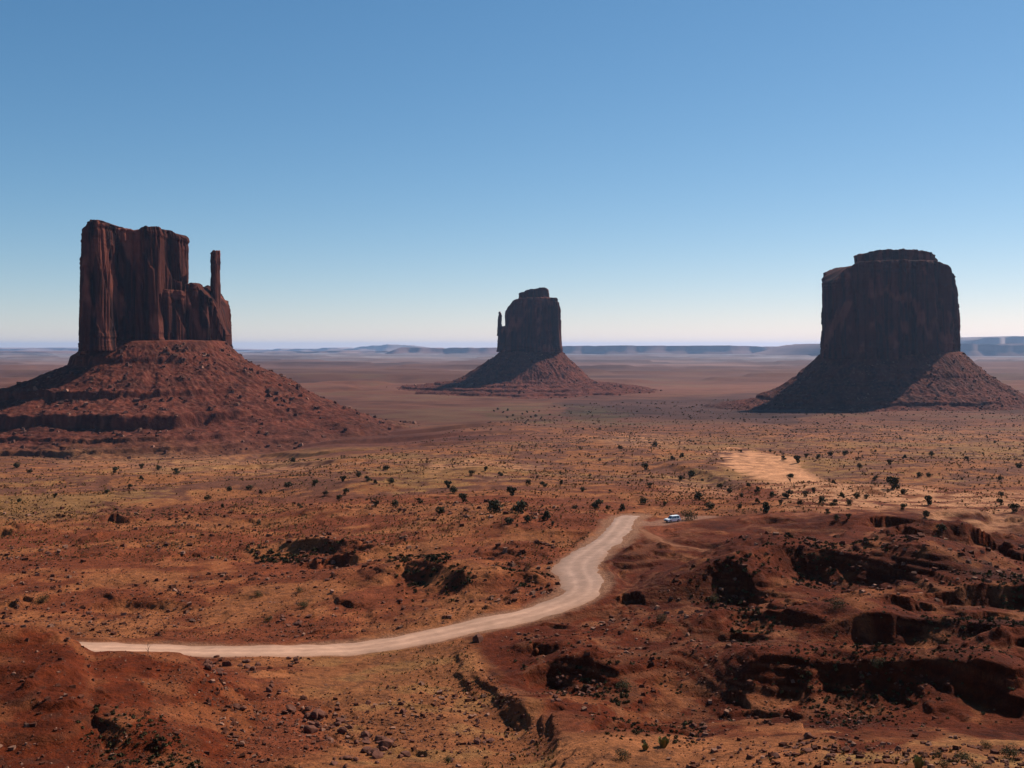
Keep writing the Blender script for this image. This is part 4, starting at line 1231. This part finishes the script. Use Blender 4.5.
CLUST = [  # label, group, centre list (u, v, ru, rv, n, smin, smax)
    ('angular dark block in the stone cluster just below the road, left', 'stones under the road', [(213, 666, 16, 13, 16, 3, 7), (247, 667, 12, 6, 9, 3, 6), (293, 658, 8, 3, 4, 3, 5)]),
    ('angular red block in the rock trail crossing the bottom slope', 'rock trail on the bottom slope', [(300, 718, 26, 10, 22, 3, 9), (330, 730, 24, 10, 20, 3, 9), (275, 690, 18, 10, 9, 3, 6)]),
    ('angular block in the boulder heap at the bottom edge', 'boulder heap at the bottom edge', [(385, 752, 24, 13, 26, 3, 9), (345, 764, 16, 6, 10, 3, 8), (360, 742, 12, 6, 8, 3, 7)]),
    ('stone in the small patch of rubble on the sandy flat', 'stones on the sandy flat', [(405, 708, 20, 8, 12, 2.5, 5), (478, 741, 14, 6, 12, 2.5, 6), (455, 706, 26, 10, 8, 2, 4)]),
    ('pale flat slab on the bank just above the road', 'slabs above the road', [(295, 622, 20, 10, 18, 3, 9), (290, 634, 14, 4, 8, 3, 6), (75, 616, 16, 6, 8, 3, 8), (395, 606, 14, 10, 10, 3, 6)]),
    ('broken slab on the stony slope left of the shaded ledge', 'slabs on the left slope', [(10, 555, 16, 7, 12, 3, 7), (48, 553, 10, 5, 9, 3, 6), (320, 570, 26, 12, 12, 3, 6), (155, 545, 20, 8, 10, 2.5, 5)]),
    ('stone lying in the dark pit beside the gully', 'stones in the dark pit', [(575, 684, 32, 14, 22, 2.5, 6), (545, 700, 20, 8, 8, 2.5, 5), (700, 730, 18, 6, 10, 2.5, 5)]),
    ('pale stone strewn on the shaded bank at right', 'stones on the shaded bank', [(880, 690, 50, 22, 34, 2.5, 5), (930, 680, 40, 14, 12, 2.5, 5), (730, 602, 24, 12, 14, 2.5, 6)]),
    ('flat slab broken from the edge of the pale ledge', 'slabs on the pale ledge', [(790, 752, 60, 8, 16, 4, 10), (870, 762, 40, 6, 8, 4, 9), (690, 738, 40, 5, 8, 3, 7)]),
]
uv = [(r_[0], r_[1]) for r_ in ROCKS]
P3 = on_ground(uv)
nrk = 0
def put_rock(p, size, label, group=None, flat=False):
    global nrk
    nrk += 1
    q = random.Random(nrk)
    me = BOULD[q.choice([3, 5, 6]) if flat else q.randrange(8)]
    o = link('boulder', me)
    o.location = (p[0], p[1], p[2] + 0.14 * size)
    o.rotation_euler = (q.uniform(-.35, .35), q.uniform(-.35, .35), q.uniform(0, 6.28))
    o.scale = (size, size, size * q.uniform(.75, 1.1))
    tag(o, label, 'boulder', group)
for r_, p in zip(ROCKS, P3):
    put_rock(p, 1.25 * r_[2] * p[1] / F, r_[3])
_r = random.Random(21)
for label, group, cl in CLUST:
    lst = []
    for (u, v, ru, rv, n, s0, s1) in cl:
        n = int(n * 0.72)
        for _ in range(n):
            a = _r.uniform(0, 2 * pi); q = math.sqrt(_r.random())
            lst.append((u + ru * q * cos(a), min(v + rv * q * sin(a), 772), s0 + (s1 - s0) * _r.random() ** 1.8))
    P3 = on_ground([(a, b) for a, b, c in lst])
    for (a, b, c), p in zip(lst, P3):
        put_rock(p, (1.25 if 'slab' in label or 'pale' in label else 1.75) * c * p[1] / F, label, group, flat='slab' in label)
print('boulders', nrk)
# loose rubble, past counting
P = np.vstack([sample_region(1700, [(490, 645), (640, 600), (720, 545), (1044, 530), (1044, 732), (600, 730), (520, 700)], 31, dens=311),
               sample_region(2200, [(0, 500), (560, 500), (560, 590), (440, 625), (330, 640), (0, 636)], 32, dens=312),
               sample_region(1500, [(180, 660), (460, 650), (570, 760), (540, 767), (240, 767)], 33, dens=313),
               sample_region(420, [(-20, 640), (100, 645), (200, 658), (260, 690), (240, 790), (-20, 790)], 35, dens=315),
               sample_region(800, [(560, 728), (1044, 738), (1044, 790), (560, 790)], 34, dens=314)])
sz = (0.18 + 0.75 * R.uniform(0, 1, len(P)) ** 4) * np.clip(P[:, 1] / 170, 0.7, 2)
cc = np.where(R.uniform(0, 1, len(P))[:, None] < 0.3, np.array([[0.22, 0.105, 0.066]]), np.array([[0.10, 0.034, 0.019]])) * R.uniform(.6, 1.2, (len(P), 1))
scatter('rubble', P, sz, RT, cc, M_rubble, kind='stuff', sink=0.15, seed=9)

P = np.vstack([sample_region(3500, [(180, 660), (460, 645), (520, 700), (575, 767), (60, 767)], 36, dens=316), sample_region(2500, [(490, 650), (640, 610), (1044, 560), (1044, 767), (580, 767)], 37, dens=317),
               sample_region(2500, [(0, 560), (470, 560), (560, 590), (440, 625), (330, 640), (0, 636)], 38, dens=318), sample_region(900, [(-20, 640), (200, 660), (200, 767), (-20, 767)], 39, dens=319)])
sz = (0.10 + 0.22 * R.uniform(0, 1, len(P)) ** 3) * np.clip(P[:, 1] / 140, 0.8, 2)
cc = np.where(R.uniform(0, 1, len(P))[:, None] < 0.25, np.array([[0.20, 0.095, 0.06]]), np.array([[0.085, 0.028, 0.015]])) * R.uniform(.6, 1.2, (len(P), 1))
scatter('gravel', P, sz, RT, cc, M_rubble, kind='stuff', sink=0.15, seed=19)

# ------------------------------------------------------------------ the two parked vehicles
def paint(name, col, rough=0.3, metallic=0.0, spec=0.5):
    return material(name, color=col, rough=rough, var=0.05, scale=2.0, spec=spec, metallic=metallic)
M_white = paint('white_paint', (0.80, 0.80, 0.78))
M_glass = paint('tinted_glass', (0.05, 0.065, 0.085), 0.08, 0, 0.8); M_tyre = paint('tyre_rubber', (0.02, 0.02, 0.02), 0.9, 0, .1)
M_rim = paint('grey_rim', (0.45, 0.45, 0.46), 0.35, 0.8); M_trim = paint('dark_trim', (0.03, 0.03, 0.033), 0.6)
M_lamp = paint('lamp_glass', (0.75, 0.75, 0.72), 0.1); M_red = paint('red_lamp', (0.4, 0.02, 0.02), 0.2)

def prism(profile, y0, y1, inset=None, bev=0.03):
    """side profile (x, z) swept across the width; 'inset' narrows the points above a height"""
    bm = bmesh.new()
    def w(z): return 0 if inset is None or z < inset[0] else inset[1] * (z - inset[0])
    a = [bm.verts.new((x, y0 + w(z), z)) for x, z in profile]; b = [bm.verts.new((x, y1 - w(z), z)) for x, z in profile]
    bm.faces.new(a); bm.faces.new(b[::-1])
    n = len(a)
    for i in range(n): bm.faces.new((a[i], b[i], b[(i + 1) % n], a[(i + 1) % n]))
    bmesh.ops.recalc_face_normals(bm, faces=bm.faces)
    if bev: bmesh.ops.bevel(bm, geom=list(bm.edges), offset=bev, segments=2, affect='EDGES', clamp_overlap=True)
    return bm
def to_obj(name, bm, mat, parent, smooth=False):
    me = bpy.data.meshes.new(name); bm.to_mesh(me); bm.free(); me.materials.append(mat)
    for p in me.polygons: p.use_smooth = smooth
    return link(name, me, None, parent)
def box(x0, x1, y0, y1, z0, z1, bev=0.015):
    return prism([(x0, z0), (x1, z0), (x1, z1), (x0, z1)], y0, y1, bev=bev)
def disc(cx, cy, cz, r0, wd, seg=20, bev=0.03):
    bm = bmesh.new()
    a = [bm.verts.new((cx + r0 * cos(k * 2 * pi / seg), cy - wd / 2, cz + r0 * sin(k * 2 * pi / seg))) for k in range(seg)]
    b = [bm.verts.new((cx + r0 * cos(k * 2 * pi / seg), cy + wd / 2, cz + r0 * sin(k * 2 * pi / seg))) for k in range(seg)]
    bm.faces.new(a); bm.faces.new(b[::-1])
    for k in range(seg): bm.faces.new((a[k], b[k], b[(k + 1) % seg], a[(k + 1) % seg]))
    bmesh.ops.recalc_face_normals(bm, faces=bm.faces)
    return bm
def car(name, label, cat, loc, yaw, body_mat, roof_mat, L=4.7, W=1.86, H=1.80, hood=1.0, scale=1.0, group=None):
    r = bpy.data.objects.new(name, None); COL.objects.link(r)
    r.location = loc; r.rotation_euler = (0, 0, yaw); r.scale = (scale,) * 3
    tag(r, label, cat, group)
    h2 = L / 2; w = W / 2
    belt = hood
    prof = [(-h2, .55), (-h2 + .08, .42), (-h2 + .5, .36)]
    for cx in (-h2 + .95, h2 - .95):                # wheel arches
        for k in range(9):
            a = pi - k * pi / 8
            prof.append((cx + .46 * cos(a), .36 + .44 * sin(a)))
    prof += [(h2 - .08, .40), (h2, .55), (h2 - .03, .86), (h2 - .14, belt - .03), (h2 - 1.25, belt + .06), (-h2 + .10, belt + .05), (-h2 + .01, .9)]
    to_obj('body', prism(prof, -w, w, inset=(0.75, 0.12), bev=0.02), body_mat, r)
    xf, xb = h2 - 1.20, -h2 + .12
    cab = [(xb, belt + .02), (xf, belt + .02), (xf - .62, H - .07), (xb + .22, H - .07)]
    gw = w - .10
    cb = to_obj('cabin', prism(cab, -gw, gw, inset=(belt, 0.22), bev=0.02), body_mat, r)
    ins = .22 * (H - .07 - belt)
    to_obj('roof', box(xb + .20, xf - .58, -gw + ins - .02, gw - ins + .02, H - .075, H, .025), roof_mat, r)
    # glass: windscreen, rear window, side panes, each just proud of the cabin
    def quad(name, pts, off):
        bm = bmesh.new()
        vs = [bm.verts.new(p) for p in pts]; f_ = bm.faces.new(vs)
        g = bmesh.ops.extrude_face_region(bm, geom=[f_])
        bmesh.ops.translate(bm, verts=[e_ for e_ in g['geom'] if isinstance(e_, bmesh.types.BMVert)], vec=off)
        bmesh.ops.recalc_face_normals(bm, faces=bm.faces)
        to_obj(name, bm, M_glass, r)
    z0, z1 = belt + .09, H - .13
    fx = lambda z: xf - .62 * (z - belt - .02) / (H - .09 - belt)
    bx = lambda z: xb + .22 * (z - belt - .02) / (H - .09 - belt)
    yy = lambda z: gw - .22 * (z - belt)
    quad('windscreen', [(fx(z0), -yy(z0) + .1, z0), (fx(z0), yy(z0) - .1, z0), (fx(z1), yy(z1) - .08, z1), (fx(z1), -yy(z1) + .08, z1)], (.012, 0, .008))
    quad('rear_window', [(bx(z0), -yy(z0) + .12, z0), (bx(z0), yy(z0) - .12, z0), (bx(z1), yy(z1) - .1, z1), (bx(z1), -yy(z1) + .1, z1)], (-.012, 0, .006))
    cuts = [fx(z0) - .16, fx(z0) - 1.02, fx(z0) - 1.96, xb + .30]
    for sgn in (-1, 1):
        for i in range(3):
            a, b = cuts[i] , cuts[i + 1] + .09
            sh = .40 if i == 0 else 0.0
            quad('side_window', [(a, sgn * yy(z0), z0), (b, sgn * yy(z0), z0), (b + (.1 if i == 2 else 0), sgn * yy(z1), z1), (a - sh, sgn * yy(z1), z1)], (0, sgn * .012, .003))
        hl = disc(0, 0, 0, .1, .05); 
        bmesh.ops.rotate(hl, verts=hl.verts, cent=(0, 0, 0), matrix=__import__('mathutils').Matrix.Rotation(pi / 2, 3, 'Z'))
        bmesh.ops.translate(hl, verts=hl.verts, vec=(h2 - .01, sgn * (w - .28), .76)); to_obj('headlight', hl, M_lamp, r)
        to_obj('tail_light', box(-h2 - .02, -h2 + .06, sgn * (w - .2) - .07, sgn * (w - .2) + .07, .72, .95), M_red, r)
        to_obj('mirror', box(fx(z0) - .22, fx(z0) - .08, sgn * (w + .03) - .08, sgn * (w + .03) + .08, belt + .06, belt + .2, .02), body_mat, r)
        for cx in (-h2 + .95, h2 - .95):
            wh = bpy.data.objects.new('wheel', None); COL.objects.link(wh); wh.parent = r
            to_obj('tyre', disc(cx, sgn * (w - .14), .36, .36, .24), M_tyre, wh, False)
            to_obj('rim', disc(cx, sgn * (w - .02), .36, .21, .02), M_rim, wh, False)
    to_obj('bumper', box(h2 - .06, h2 + .07, -w + .05, w - .05, .44, .62, .03), M_trim, r)
    to_obj('bumper', box(-h2 - .07, -h2 + .06, -w + .05, w - .05, .44, .62, .03), M_trim, r)
    to_obj('grille', box(h2 - .03, h2 + .025, -.5, .5, .66, .86, .01), M_trim, r)
    return r
pv = on_ground([(672.5, 522.0)])
car('parked_car', 'white roofed off road car parked on the dirt pull-out beside the road', 'car', tuple(pv[0]), pi + 0.55, M_white, M_white)

# ------------------------------------------------------------------ haze
bm = bmesh.new()
bmesh.ops.create_cube(bm, size=1.0)
me = bpy.data.meshes.new('haze'); bm.to_mesh(me); bm.free()
bpy.context.view_layer.update()
HB = min([float(gz.min())] + [min((o.matrix_world @ __import__('mathutils').Vector(c)).z for c in o.bound_box) for o in COL.objects if o.type == 'MESH' and o.parent is not None or o.name.startswith('far_mesa')]) - 1.0
HT = 285.0
print('haze', HB, HT)
haze = link('haze', me, None, kind='stuff')
haze.scale = (150000, 150000, HT - HB); haze.location = (0, 0, (HT + HB) / 2)
mh = bpy.data.materials.new('desert_haze'); mh.use_nodes = True
nt = mh.node_tree; nt.nodes.clear()
pvn = nt.nodes.new('ShaderNodeVolumePrincipled'); out = nt.nodes.new('ShaderNodeOutputMaterial')
pvn.inputs['Color'].default_value = (0.44, 0.64, 1.0, 1)
pvn.inputs['Density'].default_value = 1.6e-5
pvn.inputs['Anisotropy'].default_value = 0.3
nt.links.new(pvn.outputs[0], out.inputs['Volume'])
me.materials.append(mh)
